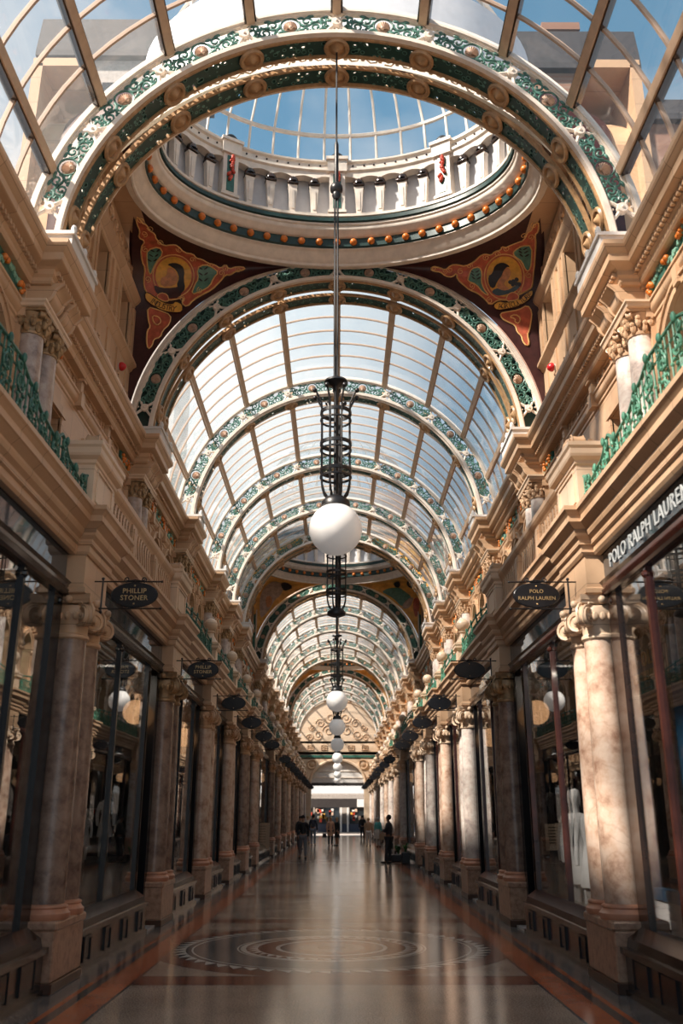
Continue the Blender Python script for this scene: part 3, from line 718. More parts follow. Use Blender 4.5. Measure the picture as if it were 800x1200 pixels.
for s in (1, -1):
    spans = [(5.95, PIL[0]-.42)]+[(PIL[i]+.45, PIL[i+1]-.45) for i in range(len(PIL)-1)]+[(PIL[-1]+.45, YEND-.3)]
    for i, (a, b) in enumerate(spans):
        who = ('before the first upper columns' if i == 0 else 'between upper columns %d and %d' % (i, i+1) if i < len(PIL) else 'beside the end wall')+', %s side' % SIDE[s]
        if i == 0: upper_bay(s, a, b, 'arch', 2, True, who)
        elif i == 1: upper_bay(s, a, b, 'rect', 3, True, who)
        else: upper_bay(s, a, b, 'arch', 3 if b-a < 6 else 4, i < 7, who)
    m = M(); m.box(XW, 4.4, -1.2, 5.4, 5.1, 8.4); struct(m.build('wall_gallery_'+('right' if s > 0 else 'left'), 'faience', None, 0, side=s))

# columns of the upper storey with their twin consoles
UO = (3.72, 0, 5.1)
def console(m, yc, w, x0, xt, xb, z0, z1):
    pr = [(x0, z0), (xb, z0)]; n = 14
    for i in range(n+1):
        t = i/n; x = xb+(xt-xb)*(t*t*(3-2*t)); x += -.045*sin(2*pi*t); pr.append((x, z0+(z1-z0)*t))
    pr.append((x0, z1))
    m.prism(pr, 'y', yc-w/2, yc+w/2)
    for q in (-1, 1): m.tube([(x-.008, yc+q*(w/2-.025), z) for x, z in pr[2:-1]], .022, 5)
def corinth(m, cx, cy, z0, z1, r):
    h = z1-z0; m.lathe([(r*1.1, z0), (r*1.14, z0+.03), (r, z0+.05), (r*1.05, z0+h*.5), (r*1.5, z0+h*.85)], (cx, cy), 14)
    for row, (zz, rr, n) in enumerate(((.28, 1.12, 8), (.5, 1.25, 8))):
        for i in range(n):
            a = 2*pi*(i+.5*row)/n; m.ball((cx+r*rr*cos(a), cy+r*rr*sin(a), z0+h*zz), .055, 6, 5, (.75, .75, 1.5))
            m.ball((cx+r*(rr+.15)*cos(a), cy+r*(rr+.15)*sin(a), z0+h*(zz+.14)), .035, 6, 4)
    for k in range(4):
        a = pi/4+k*pi/2; d = Vector((cos(a), sin(a), 0)); volute(m, Vector((cx, cy, z0+h*.76))+d*r*1.5, (-d.y, d.x, 0), h*.17, .06)
    m.box(cx-r*1.45, cx+r*1.45, cy-r*1.45, cy+r*1.45, z0+h*.88, z1)
def mk_upper(sh, cap):
    def f(s):
        t = thing('upper_columns', '', 'column', (s*3.86, 0, 5.1)); o = (3.86, 0, 5.1)
        m = M(); m.box(3.62, 4.0, -.5, .5, 5.1, 5.75); m.sweep([(4.0, -.5), (3.62, -.5), (3.62, .5), (4.0, .5)], [(0, 5.1), (.04, 5.1), (.04, 5.2), (0, 5.24)]); m.sweep([(4.0, -.5), (3.62, -.5), (3.62, .5), (4.0, .5)], [(0, 5.65), (.05, 5.7), (.05, 5.75), (-.1, 5.75), (-.1, 5.65)]); m.build('plinth', 'faience', t, 0, o, s)
        for y in (-.27, .27):
            m = M(); m.lathe([(.235, 5.75), (.24, 5.79), (.21, 5.83), (.22, 5.87), (.18, 5.9), (.182, 6.3), (.16, 7.42)], (3.86, y), 20); m.build('shaft', sh, t, 40, o, s)
            m = M(); corinth(m, 3.86, y, 7.40, 7.72, .16); m.build('capital', cap, t, 40, o, s)
        m = M(); m.sweep([(4.0, -.52), (3.66, -.52), (3.66, .52), (4.0, .52)], [(0, 7.72), (.02, 7.73), (.03, 7.76), (.05, 7.78), (.05, 7.81), (-.3, 7.81), (-.3, 7.72)]); m.build('architrave', 'faience_light', t, 0, o, s)
        for y in (-.25, .25):
            m = M(); console(m, y, .4, 4.0, 3.46, 3.70, 7.81, 8.10); m.build('console', 'faience', t, 40, o, s)
        return t
    return f
for s in (1, -1):
    for i, y in enumerate(PIL):  # shaded side takes darkened copies of shaft and capital
        place(('up', s), mk_upper('marble_grey' if s > 0 else 'marble_grey_shaded', 'faience' if s > 0 else 'capital_shaded'), s, y,
              'paired %s gallery columns under twin consoles, %s along the %s side' % ('pale marble' if s > 0 else 'shade-darkened marble', NTH[i], SIDE[s]), 'upper columns of the %s side' % SIDE[s])
# main cornice with breaks : structure
CORN = [(0, 8.06), (.02, 8.09), (.02, 8.14), (.05, 8.17), (.05, 8.24), (.08, 8.26), (.17, 8.29), (.18, 8.30), (.18, 8.40), (.2, 8.42), (.24, 8.47), (.255, 8.50), (.255, 8.56), (-.35, 8.56), (-.35, 8.06)]
for s, nm in ((1, 'right'), (-1, 'left')):
    pth = jogs(3.86, 3.61, .5, PIL, -1.0, YEND)
    m = M(); m.sweep(pth, CORN); struct(m.build('trim_cornice_'+nm, 'faience', None, 0, side=s))
    m = M(); y = 3.0
    while y < 45:
        onj = any(abs(y-p) < .5 for p in PIL); X = 3.61 if onj else 3.86
        m.box(X-.1, X, y-.025, y+.025, 8.185, 8.245); y += .09
    struct(m.build('trim_dentils_'+nm, 'faience', None, 0, side=s))
    m = M(); m.box(3.9, 4.6, -1.2, YEND, 8.45, 8.57); struct(m.build('trim_gutter_'+nm, 'faience', None, 0, side=s))

# ------------------------------------------------------------------ vault arches
m_, nt = new_mat('pierced_green'); k = NT(nt)
vo = k.n('ShaderNodeTexVoronoi'); vo.inputs['Scale'].default_value = 11; nt.links.new(k.pos(), vo.inputs['Vector'])
hole = k.m('LESS_THAN', vo.outputs['Distance'], .30)
ring = k.band(vo.outputs['Distance'], .30, .40)
c = k.mix(ring, C3(.016, .055, .047), C3(.10, .24, .20))
tr = k.n('ShaderNodeBsdfTransparent'); mx = k.n('ShaderNodeMixShader'); nt.links.new(hole, mx.inputs[0]); nt.links.new(k.bsdf(c, .4), mx.inputs[1]); nt.links.new(tr.outputs[0], mx.inputs[2]); k.out(mx.outputs[0]); MAT['pierced_green'] = m_
RI, RM = 3.56, 3.79
def warp(m, a=0.0):
    """bend a flat (u, y, v) drawing on to the arch: u runs along the rim, v outwards"""
    m.v = [((RM+p[2])*sin(a+p[0]/RM), p[1], (RM+p[2])*cos(a+p[0]/RM)) for p in m.v]; return m
def scroll_panel(half=False):
    m = M(); Y = .05; E1, E2 = (1, 0, 0), (0, 0, 1)
    for q in (-1, 1):
        for (u, v, r, tn, a0, sg) in ((.24, .055, .10, 1.5, pi, 1), (.37, -.055, .095, 1.5, pi/2, -1), (.47, .07, .065, 1.3, pi, 1), (.22, -.095, .06, 1.3, 0, -1), (.52, -.06, .05, 1.2, pi/2, 1)):
            m.spiral((q*u, Y, v), (q, 0, 0), E2, r, tn, a0, .017, 16, sg, .22, 5)
        m.tube([(q*.13, Y, 0), (q*.2, Y, -.04), (q*.3, Y, .0), (q*.4, Y, .05), (q*.52, Y, .0)], .016, 5)
        for u, v, a in ((.16, .11, .6), (.3, .13, .2), (.33, .02, -.5), (.44, -.11, .5), (.56, .04, .3), (.15, -.1, -.6), (.54, .11, 0)):
            m.ball((q*u, Y-.01, v), .045, 6, 4, (1.2, .35, .55))
    m.tube([(.135*cos(2*pi*i/16), Y, .135*sin(2*pi*i/16)) for i in range(16)], .016, 5, True)
    return warp(m)
def shell():
    m = M(); vs = [(0, .02, -.06)]; n = 22
    for i in range(n+1):
        a = -.5+(pi+1.0)*i/n; r = .098*(1 if i % 2 else .9); vs.append((r*cos(a), .055 if i % 2 else .03, r*sin(a)-.01))
    m.add(vs, [(0, i, i+1) for i in range(1, n+1)])
    m.frame_lathe([(.095, 0), (.103, .02), (.086, .03)], (0, .06, 0), (0, 1, 0), 14); m.ball((0, .02, -.06), .03, 7, 5)
    return warp(m)
def lattice(nodes, y0, A=88):
    m = M(); a = radians(A); m.arc(3.965, RO, y0-.01, y0+.11, -a, a, 72, 0); m.arc(3.94, 3.965, y0+.02, y0+.08, -a, a, 72, 0); m.arc(RI, RI+.06, y0-.01, y0+.11, -a, a, 72, 0); m.arc(RI+.06, RI+.085, y0+.02, y0+.08, -a, a, 72, 0)
    for nd in nodes:
        w = M(); q = y0+.05
        for su in (-1, 1):
            for sv in (-1, 1): w.tube([(su*.045, q, sv*.045), (su*.1, q, sv*.10), (su*.15, q, sv*.15), (su*.2, q, sv*.175), (su*.27, q, sv*.185)], .027, 6, taper=[1, 1, 1, 1.05, .8])
        w.frame_lathe([(.066, -.05), (.076, -.03), (.076, .03), (.066, .05)], (0, q, 0), (0, 1, 0), 14); w.ball((0, q-.05, 0), .022, 7, 5)
        for sv in (-1, 1): w.ball((0, q-.01, sv*.13), .02, 6, 4)
        if nd < 80:                                # rounded frame of the panel beyond this node
            h, l = .165, .60; pts = []
            for cx, a0 in ((l-.2, -pi/2), (-l+.2, pi/2)):
                for i in range(9): t = a0+pi*i/8; pts.append((.6615+cx+.2*cos(t), q, h*sin(t)))
            w.tube(pts, .019, 6, True)
        m.merge(warp(w, radians(nd)))
    return m
def rosette():
    m = M(); prof = [(.17, .0), (.185, -.025), (.165, -.055), (.13, -.05), (.115, -.015), (.07, -.035), (.03, -.075), (.0, -.09)]
    m.lathe([(r, z+3.545) for r, z in prof], (0, 0), 18, cap=False)
    return m
NODES = [-80, -60, -40, -20, 0, 20, 40, 60, 80]
def mk_arch(double):
    t = thing('vault_arch', '', 'arch', (0, 0, ZS)); dep = 1.0 if double else .44
    def ringset(yo, back=False):
        lattice(NODES, yo).build('lattice', 'cream_iron', t, 40)
        sp = scroll_panel(); sp.v = [(p[0], p[1]+yo, p[2]) for p in sp.v]; p0 = sp.build('scroll_panel', 'verdigris', t, 60)
        sh = shell(); sh.v = [(p[0], p[1]+yo, p[2]) for p in sh.v]; s0 = sh.build('shell', 'shell_tan', t, 40)
        first = True
        for a in (-70, -50, -30, -10, 10, 30, 50, 70):
            if first: p0.rotation_euler = s0.rotation_euler = (0, radians(a), 0); first = False
            else: cp(p0, rot=(0, radians(a), 0)); cp(s0, rot=(0, radians(a), 0))
    ringset(0)
    A = radians(88); bands = [(.10, .40)] if not double else [(.10, .38), (.62, .90)]
    for y0, y1 in bands:
        m = M(); m.arc(RI+.0, RI+.03, y0, y1, -A, A, 72, 0); m.build('soffit_band', 'pierced_green', t, 40)
        m = M(); m.arc(RI-.03, RI+.03, y0-.03, y0+.005, -A, A, 72, 0); m.arc(RI-.03, RI+.03, y1-.005, y1+.035, -A, A, 72, 0); m.build('soffit_rim', 'brass_tan' if double else 'cream_iron', t, 40)
        r0 = rosette(); ym = (y0+y1)/2; r0.v = [(p[0], p[1]+ym, p[2]) for p in r0.v]; o = r0.build('soffit_rosette', 'brass_tan', t, 50); o.rotation_euler = (0, radians(NODES[0]), 0)
        for a in NODES[1:]: cp(o, rot=(0, radians(a), 0))
    if double:
        m = M()
        for i in range(-84, 85, 4): m.merge(M().spiral((0, .5, 3.66), (0, 1, 0), (1, 0, 0), .11, 1.5, i, .016, 10, 1 if i % 8 else -1), Matrix.Rotation(radians(i), 4, 'Y'))
        for i in range(-82, 85, 4): m.merge(M().ball((0, .5, 3.65), .05, 6, 4, (.9, 1.6, .4)), Matrix.Rotation(radians(i), 4, 'Y'))
        m.build('inner_tracery', 'cream_iron', t, 50)
        m = M(); m.arc(3.94, RO, .92, 1.0, -A, A, 72, 0); m.arc(RI, RI+.06, .92, 1.0, -A, A, 72, 0); m.build('back_rim', 'cream_iron', t, 40)
    for s in (1, -1):
        m = M(); m.box(3.36, 4.2, -.06, dep+.06, .012, .16); m.box(3.33, 4.2, -.09, dep+.09, .16, .21)
        for q in (0, dep*.5, dep): m.ball((3.37, q, .27), .06, 7, 5, (.7, .7, 1.3))
        m.build('foot_block', 'white_plaster', t, 0, (0, 0, 0), s)
    return t
_single = mk_arch(False); _double = mk_arch(True); used = {0: False, 1: False}
for i, y in enumerate(ARCH):
    d = i in DOUBLE; base = _double if d else _single
    if not used[d]: o = base; used[d] = True
    else: o = copy_tree(base)
    o.location = (0, y, ZS)
    if i in (1, 6, 11): m = M(); m.arc(RI+.05, 3.97, .13, .15, -radians(88), radians(88), 72, 0); m.build('backing_plate', 'green_dark', o, 40)
    o['label'] = '%s cream and green iron arch, %s along the vault' % ('double-banded' if d else 'slender', NTH[i]); o['group'] = 'iron arches of the glass vault'

# ------------------------------------------------------------------ glazed vault between the arches
def skylight(y0, y1, glass, label, step=.62, nose=0.):
    L = y1-y0; t = thing('glazed_vault', label, 'skylight', (0, y0, ZS), 'glazed bays of the vault'); A = radians(86.5)
    m = M(); m.arc(4.0, 4.008, 0, L, -A, A, 40, 0); m.build('glass', glass, t, 40)
    m = M(); e = .054 if glass != 'roof_clear' else .058; m.box(-e, e, 0, L, 3.93 if e < .056 else 3.9, 3.985); m.box(-e-.02, e+.02, 0, L, 3.985, 4.0)
    if e > .056: m.cur = 1; m.box(-.085, -.055, 0, L, 3.93, 4.05); m.box(.055, .085, 0, L, 3.93, 4.05)  # dark strips along the purlin sides stand in for shading
    p = m.build('purlin', ['purlin_brown', 'dark_wood'], t); p.rotation_euler = (0, radians(-72), 0)
    for a in (-54, -36, -18, 0, 18, 36, 54, 72): cp(p, rot=(0, radians(a), 0))
    n = max(2, round(L/step)); b = None
    for i in range(1, n):
        if b is None: m = M(); g = .018 if glass == 'roof_clear' else .011; m.arc(3.975 if g < .015 else 3.965, 4.02, -g, g, -A, A, 40, 0); b = m.build('glazing_bar', 'bar_brown', t, 40); b.location.y = L*i/n
        else: cp(b, loc=(0, L*i/n, 0))
    m = M()
    for s in (-1, 1): m.box(min(s*3.92, s*4.1), max(s*3.92, s*4.1), 0, L, .0, .26)
    m.build('gutter_curb', 'purlin_brown', t)
for i in range(len(ARCH)):
    if i in (0, 5, 10): continue
    y0 = ARCH[i]+(1.0 if i in DOUBLE else .44); y1 = ARCH[i+1] if i+1 < len(ARCH) else YEND
    skylight(y0, y1, 'roof_milky', 'pale glazed bay of the vault behind the %s arch' % NTH[i])
skylight(-1.0, ARCH[0], 'roof_clear', 'clear glazed bay of the vault in front of the first arch', .62)

# ------------------------------------------------------------------ domes
def dome(yc, ay, ztop, label, fine=True):
    ax = 3.64; zb = 12.28; t = thing('dome', label, 'dome', (0, yc, zb)); o = (0, yc, zb); N = 72
    pts = [(ax*cos(2*pi*i/N), yc+ay*sin(2*pi*i/N)) for i in range(N)]
    # even spacing
    dense = [(ax*cos(2*pi*i/720), ay*sin(2*pi*i/720)) for i in range(721)]; cl = [0]
    for a, b in zip(dense, dense[1:]): cl.append(cl[-1]+math.hypot(b[0]-a[0], b[1]-a[1]))
    def at(f, p, off=0):
        q = (f % 1)*cl[-1]; i = min(next(j for j, c in enumerate(cl) if c >= q), 719); th = 2*pi*i/720
        n = Vector((-ay*cos(th), -ax*sin(th))).normalized(); return ax*cos(th)+n.x*p, yc+ay*sin(th)+n.y*p, atan2(n.y, n.x)
    def sw(name, prof, mat, sm=40): m = M(); m.sweep(pts, [(p, zb+z) for p, z in prof], True); return m.build(name, mat, t, sm, o)
    b = sw('carved_band', [(0, 0), (.02, -.03), (.05, -.02), (.06, .03), (.1, .06), (.17, .20), (.21, .24), (.24, .25), (.24, .28), (-.1, .28), (-.1, 0)], 'cream_iron')
    m = M(); n = 40
    for i in range(n):
        x, y, a = at(i/n, .115); d = Vector((-sin(a), cos(a), 0)); up = Vector((cos(a)*.45, sin(a)*.45, .9))
        m.spiral((x, y, zb+.13), d, up, .09, 1.5, i, .013, 14, 1 if i % 2 else -1)
    m.build('scroll_relief', 'cream_iron', b, 50, o)
    sw('ball_band', [(.24, .26), (.27, .29), (.27, .47), (.3, .48), (0, .48), (0, .26)], 'green_dark')
    n = 52; b0 = None
    for i in range(n):
        x, y, a = at(i/n, .285)
        if b0 is None: m = M(); m.ball((0, 0, 0), .075, 10, 7); b0 = m.build('boss', 'orange_fruit', t, 80); b0.location = (x, y-yc, .38)
        else: cp(b0, loc=(x, y-yc, .38))
    sw('cornice', [(.29, .47), (.33, .49), (.35, .53), (.4, .57), (.42, .6), (.42, .66), (.45, .68), (.45, .72), (0, .72), (0, .47)], 'cream_iron')
    sw('rope_band', [(.45, .72), (.485, .74), (.485, .82), (.45, .84), (0, .84), (0, .72)], 'green_dark')
    sw('base_course', [(.44, .84), (.48, .86), (.48, .92), (.43, .95), (0, .95), (0, .84)], 'cream_iron')
    sw('drum_wall', [(.2, .9), (.2, 2.3), (.1, 2.3), (.1, .9)], 'grey_plaster')
    n = 40; b0 = None
    for i in range(n):
        if i % 5 == 0: continue
        x, y, a = at(i/n, .33)
        if b0 is None:
            m = M(); m.prism([(-.065, .0), (-.05, .04), (-.05, .08), (-.058, .12), (-.085, .62), (-.1, .64), (-.1, .68), (.1, .68), (.1, .64), (.085, .62), (.058, .12), (.05, .08), (.05, .04), (.065, 0)], 'x', -.06, .07)
            m.box(.06, .085, -.03, .03, .1, .55); b0 = m.build('baluster', 'cream_iron', t, 0)
            m = M(); m.bbox(-.08, .11, -.11, .11, .69, .75, .01); m.lathe([(.12, .75), (.12, .79), (.1, .84), (.06, .88), (.02, .9)], (.02, 0), 12); c0 = m.build('baluster_cap', 'dark_wood', b0, 40)
            b = b0
        else: b = cp(b0); cp(c0, parent=b)
        b.location = (x, y-yc, .95); b.rotation_euler = (0, 0, a)
    # arched top of the balustrade
    m = M()
    for i in range(n):
        for q in range(6):
            f0 = (i+q/6)/n; f1 = (i+(q+1)/6)/n; h0 = .07*sin(pi*q/6); h1 = .07*sin(pi*(q+1)/6)
            x0, y0, _ = at(f0, .24); x1, y1, _ = at(f1, .24); X0, Y0, _ = at(f0, .42); X1, Y1, _ = at(f1, .42); z0, z1, zt = zb+1.80+h0, zb+1.80+h1, zb+1.98
            m.add([(x0, y0, z0), (x1, y1, z1), (x1, y1, zt), (x0, y0, zt), (X0, Y0, z0), (X1, Y1, z1), (X1, Y1, zt), (X0, Y0, zt)], [(0, 1, 2, 3), (4, 7, 6, 5), (0, 4, 5, 1)])
    m.build('arcade', 'cream_iron', t, 40, o)
    sw('top_rail', [(.2, 1.97), (.42, 1.97), (.46, 2.0), (.46, 2.05), (.42, 2.07), (.42, 2.17), (.47, 2.2), (.47, 2.24), (.2, 2.26)], 'cream_iron')
    m = M()
    for i in range(n*2): x, y, a = at((i+.5)/n/2, .43); m.ball((x, y, zb+2.12), .022, 6, 4)
    m.build('rail_studs', 'dark_wood', t, 60, o)
    p0 = None
    for i in range(8):
        x, y, a = at(i/8, .36)
        if p0 is None:
            m = M(); m.box(-.15, .1, -.16, .16, 0, 1.02); m.box(-.15, .14, -.19, .19, -.0, .06); m.box(-.15, .15, -.2, .2, 1.0, 1.34); m.box(-.15, .19, -.23, .23, 1.27, 1.34); p0 = m.build('pier', 'cream_iron', t, 0)
            m = M(); m.box(.1, .112, -.08, .08, .12, .95); e1 = m.build('panel', 'majolica_green', p0)
            m = M(); rr = random.Random(3)
            for q in range(16): m.ball((.14, rr.uniform(-.05, .05), .38+q*.036), rr.uniform(.03, .05), 7, 5)
            e2 = m.build('garland', 'red_fruit', p0, 60)
            m = M(); m.lathe([(.15, 1.34), (.15, 1.38), (.13, 1.44), (.08, 1.5), (.02, 1.53)], (.02, 0), 14); e3 = m.build('pier_cap', 'black_iron', p0, 50); p = p0
        else:
            p = cp(p0)
            for e in (e1, e2, e3): cp(e, parent=p)
        p.location = (x, y-yc, .95); p.rotation_euler = (0, 0, a)
    # glazing
    prof = [(.32, 2.25), (.36, 2.9), (.52, 3.6), (.85, 4.3), (1.4, 4.9), (2.0, 5.3)]
    m = M(); vs = []; fs = []
    for p, z in prof:
        f = p/ (ay+.1); 
        for i in range(N): th = 2*pi*i/N; vs.append((ax*(1-f)*cos(th)+0, yc+ay*(1-f)*sin(th), zb+z))
    for j in range(len(prof)-1):
        for i in range(N): fs.append((j*N+i, j*N+(i+1) % N, (j+1)*N+(i+1) % N, (j+1)*N+i))
    fs.append(tuple(range((len(prof)-1)*N, len(prof)*N))); m.add(vs, fs); m.build('glass', 'dome_glass', t, 50, o)
    nr = 36
    for i in range(nr):
        th = 2*pi*(i+.5)/nr; m = M(); m.tube([(ax*(1-p/(ay+.1))*cos(th)*.995, yc+ay*(1-p/(ay+.1))*sin(th)*.995, zb+z) for p, z in prof], .028, 6); m.build('rib', 'cream_iron', t, 40, o)
    for p, z, r in ((.37, 2.95, .05), (.85, 4.3, .04), (.32, 2.3, .05)):
        m = M(); m.tube([(ax*(1-p/(ay+.1))*cos(2*pi*i/N), yc+ay*(1-p/(ay+.1))*sin(2*pi*i/N), zb+z) for i in range(N)], r, 6, True); m.build('ring_bar', 'cream_iron', t, 40, o)
    return t
for i, (yc, ay) in enumerate(DOMES):
    dome(yc, ay, 0, 'oval dome with balustraded drum and orange bosses, %s over the arcade' % NTH[i])
# --- pendentives (near/far x left/right) and the lunette walls beside the domes
PEND = {}
def pendentive_surface(sx, sy, yc, ay, yface, n=26):
    """curved triangle between arch, side wall and dome ring"""
    def arch(t): a = radians(86*(1-t)); return Vector((4.05*sin(a), yface, ZS+4.05*cos(a)))
    P0 = arch(0); top = 12.30; yr = yc+sy*ay
    def lun(t):
        a = t*pi/2; e = 2/4.2; c = max(cos(a), 0)**e; q = max(sin(a), 0)**e
        return Vector((4.05-.4*t**6, yface+(yc-yface)*(1-c), P0.z+(top-P0.z)*q))
    def ring(u): b = pi/2*(1-u); return Vector((3.66*cos(b), yc+sy*(ay+.02)*sin(b), top))
    vs = []; fs = []
    for i in range(n+1):
        t = i/n; a, l = arch(t), lun(t)
        for j in range(n+1):
            u = j/n; base = a.lerp(l, u); corr = ring(u)-arch(1).lerp(lun(1), u); vs.append(base+corr*t**2.5)
    for i in range(n):
        for j in range(n): q = i*(n+1)+j; fs.append((q, q+1, q+n+2, q+n+1))
    return [(v.x*sx, v.y, v.z) for v in vs], fs
# ------------------------------------------------------------------ lunette walls and painted pendentives
def lunette(s, yc, y0, y1, n):
    m = M(); nm = 'right' if s > 0 else 'left'; X = 4.05; L = y1-y0
    def off(z):
        q = min(max((z-8.8)/(12.3-8.8), 0), 1); a = math.asin(q**2.1); return (L/2)*(1-cos(a)**(2/4.2))
    m.box(X, 4.45, y0, y1, 8.5, 10.0)
    ws = [(yc-L*.5+L*(i+.5)/n) for i in range(n)]; hw = .36; prev = y0+.12
    for w in ws: m.box(X, 4.45, prev, w-hw, 10.0, 11.2); prev = w+hw
    m.box(X, 4.45, prev, y1-.12, 10.0, 11.2)
    top = [(y0+off(z), z) for z in [11.2+1.1*i/8 for i in range(9)]]; top += [(y1-off(z), z) for z in [12.3-1.1*i/8 for i in range(9)]]
    m.prism(top, 'x', X, 4.45); m.box(3.62, 4.45, yc-L*.3, yc+L*.3, 12.29, 12.5); m.box(3.76, 4.6, y0-.1, y1+.1, 12.45, 12.6); m.box(4.45, 4.6, y0-.1, y1+.1, 8.5, 12.5)
    m.sweep([(X, y0), (X, y1)], [(0, 9.9), (.04, 9.93), (.06, 9.98), (.12, 10.02), (.12, 10.08), (0, 10.1)])
    m.sweep([(X, y0+.15), (X, y1-.15)], [(0, 11.2), (.03, 11.22), (.05, 11.3), (.1, 11.34), (.14, 11.4), (.14, 11.46), (0, 11.5)])
    m.sweep([(X, y0), (X, y1)], [(0, 8.95), (.05, 8.98), (.08, 9.05), (0, 9.08)])
    k = int(L/.62)
    for i in range(k):
        y = y0+L*(i+.5)/k; m.box(X-.03, X, y-.05, y+.05, 9.2, 9.85)
        m.spiral((X-.01, y+.18, 9.35), (0, 1, 0), (0, 0, 1), .1, 1.2, 1, .02, 12, 1 if i % 2 else -1)
    for i in range(10):
        y = y0+.5+(L-1.)*(i+.5)/10; h = 11.75+.18*sin(pi*(i+.5)/10); m.spiral((X-.015, y, h), (0, 1, 0), (0, 0, 1), .15, 1.5, i, .028, 16, 1 if i % 2 else -1); m.ball((X-.01, y+.14, h+.14), .07, 6, 4, (.4, 1, .7))
    for w in ws:
        for q in (-1, 1): m.box(X-.04, X+.02, w+q*(hw+.05)-.05, w+q*(hw+.05)+.05, 10.08, 11.2); m.box(X-.055, X, w+q*(hw+.28)-.07, w+q*(hw+.28)+.07, 10.1, 11.2)
    struct(m.build('wall_lunette_'+nm, 'faience', None, 40, side=s))
    for q, w in enumerate(ws):
        t = thing('lunette_window', 'white-framed window high beside the %s dome, %s of %d on the %s side' % (NTH[0] if yc < 20 else NTH[1] if yc < 50 else NTH[2], NTH[q], n, SIDE[s]), 'window', (s*4.35, w, 10.0)); o = (4.35, w, 10.0)
        a = M(); a.box(4.36, 4.38, w-hw, w+hw, 10.05, 11.2); a.build('pane', 'dark_glass', t, 0, o, s)
        a = M()
        for c0, c1, z0, z1 in ((-hw, -hw+.07, 10.05, 11.2), (hw-.07, hw, 10.05, 11.2), (-hw, hw, 11.13, 11.2), (-hw, hw, 10.05, 10.12), (-hw, hw, 10.6, 10.65), (-.02, .02, 10.05, 11.2)): a.box(4.28, 4.38, w+c0, w+c1, z0, z1)
        a.build('frame', 'white_plaster', t, 0, o, s)
for s in (1, -1):
    lunette(s, 13.25, 10.78, 15.72, 3); lunette(s, 38.68, 35.05, 42.32, 4); lunette(s, 66.25, 63.55, 68.92, 3)
    m = M(); o = (3.97, 14.8, 9.55); t = thing('alarm_bell', 'small red domed alarm on the stone wall under the dome, %s side' % SIDE[s], 'alarm', (s*3.97, 14.8, 9.55))
    m.frame_lathe([(.075, 0), (.085, .02), (.08, .06), (.05, .1), (.015, .12)], (4.0, 14.8, 9.55), (-1, 0, 0), 14); m.build('dome_cover', 'alarm_red', t, 60, o, s)
    m = M(); m.frame_lathe([(.06, 0), (.06, .05)], (4.05, 14.8, 9.55), (-1, 0, 0), 12); m.build('back_plate', 'white_plaster', t, 40, o, s)
    for y in (34.98, 42.3):
        t = thing('corner_pilaster', 'green pilaster with cream edges at the %s corner of the second dome, %s side' % ('near' if y < 40 else 'far', SIDE[s]), 'pilaster', (s*4.1, y, 8.57)); o = (4.1, y, 8.57)
        m = M(); m.box(3.85, 4.35, y-.07, y+.02, 8.57, 12.3); m.build('panel', 'majolica_green', t, 0, o, s)
        m = M()
        for x in (3.85, 4.31): m.box(x, x+.05, y-.1, y+.02, 8.57, 12.3)
        for z in (9.2, 10.3, 11.4): m.tube([(4.1+.13*cos(2*pi*i/14), y-.08, z+.13*sin(2*pi*i/14)) for i in range(14)], .022, 5, True)
        m.build('frame', 'cream_iron', t, 40, o, s)
from mathutils.geometry import delaunay_2d_cdt
PENDS = {}
def pendentive(sx, sy, di, yface, mat, label):
    yc, ay = DOMES[di]; vs, fs = pendentive_surface(sx, sy, yc, ay, yface); PENDS[(sx, sy, di)] = BVHTree.FromPolygons(vs, fs)
    nv = len(vs); v2 = [(x+sx*.06, y+sy*.05, z+.03) for x, y, z in vs]; m = M(); m.add(vs+v2, fs+[tuple(q+nv for q in reversed(f)) for f in fs])
    t = thing('painted_pendentive', label, 'mural', (sx*3, yface, 9)); o = (sx*3, yface, 9); ob = M(); 
    me = m; me.v = [(p[0]-o[0], p[1]-o[1], p[2]-o[2]) for p in me.v]; me.build('surface', mat, t, 40); return t, o
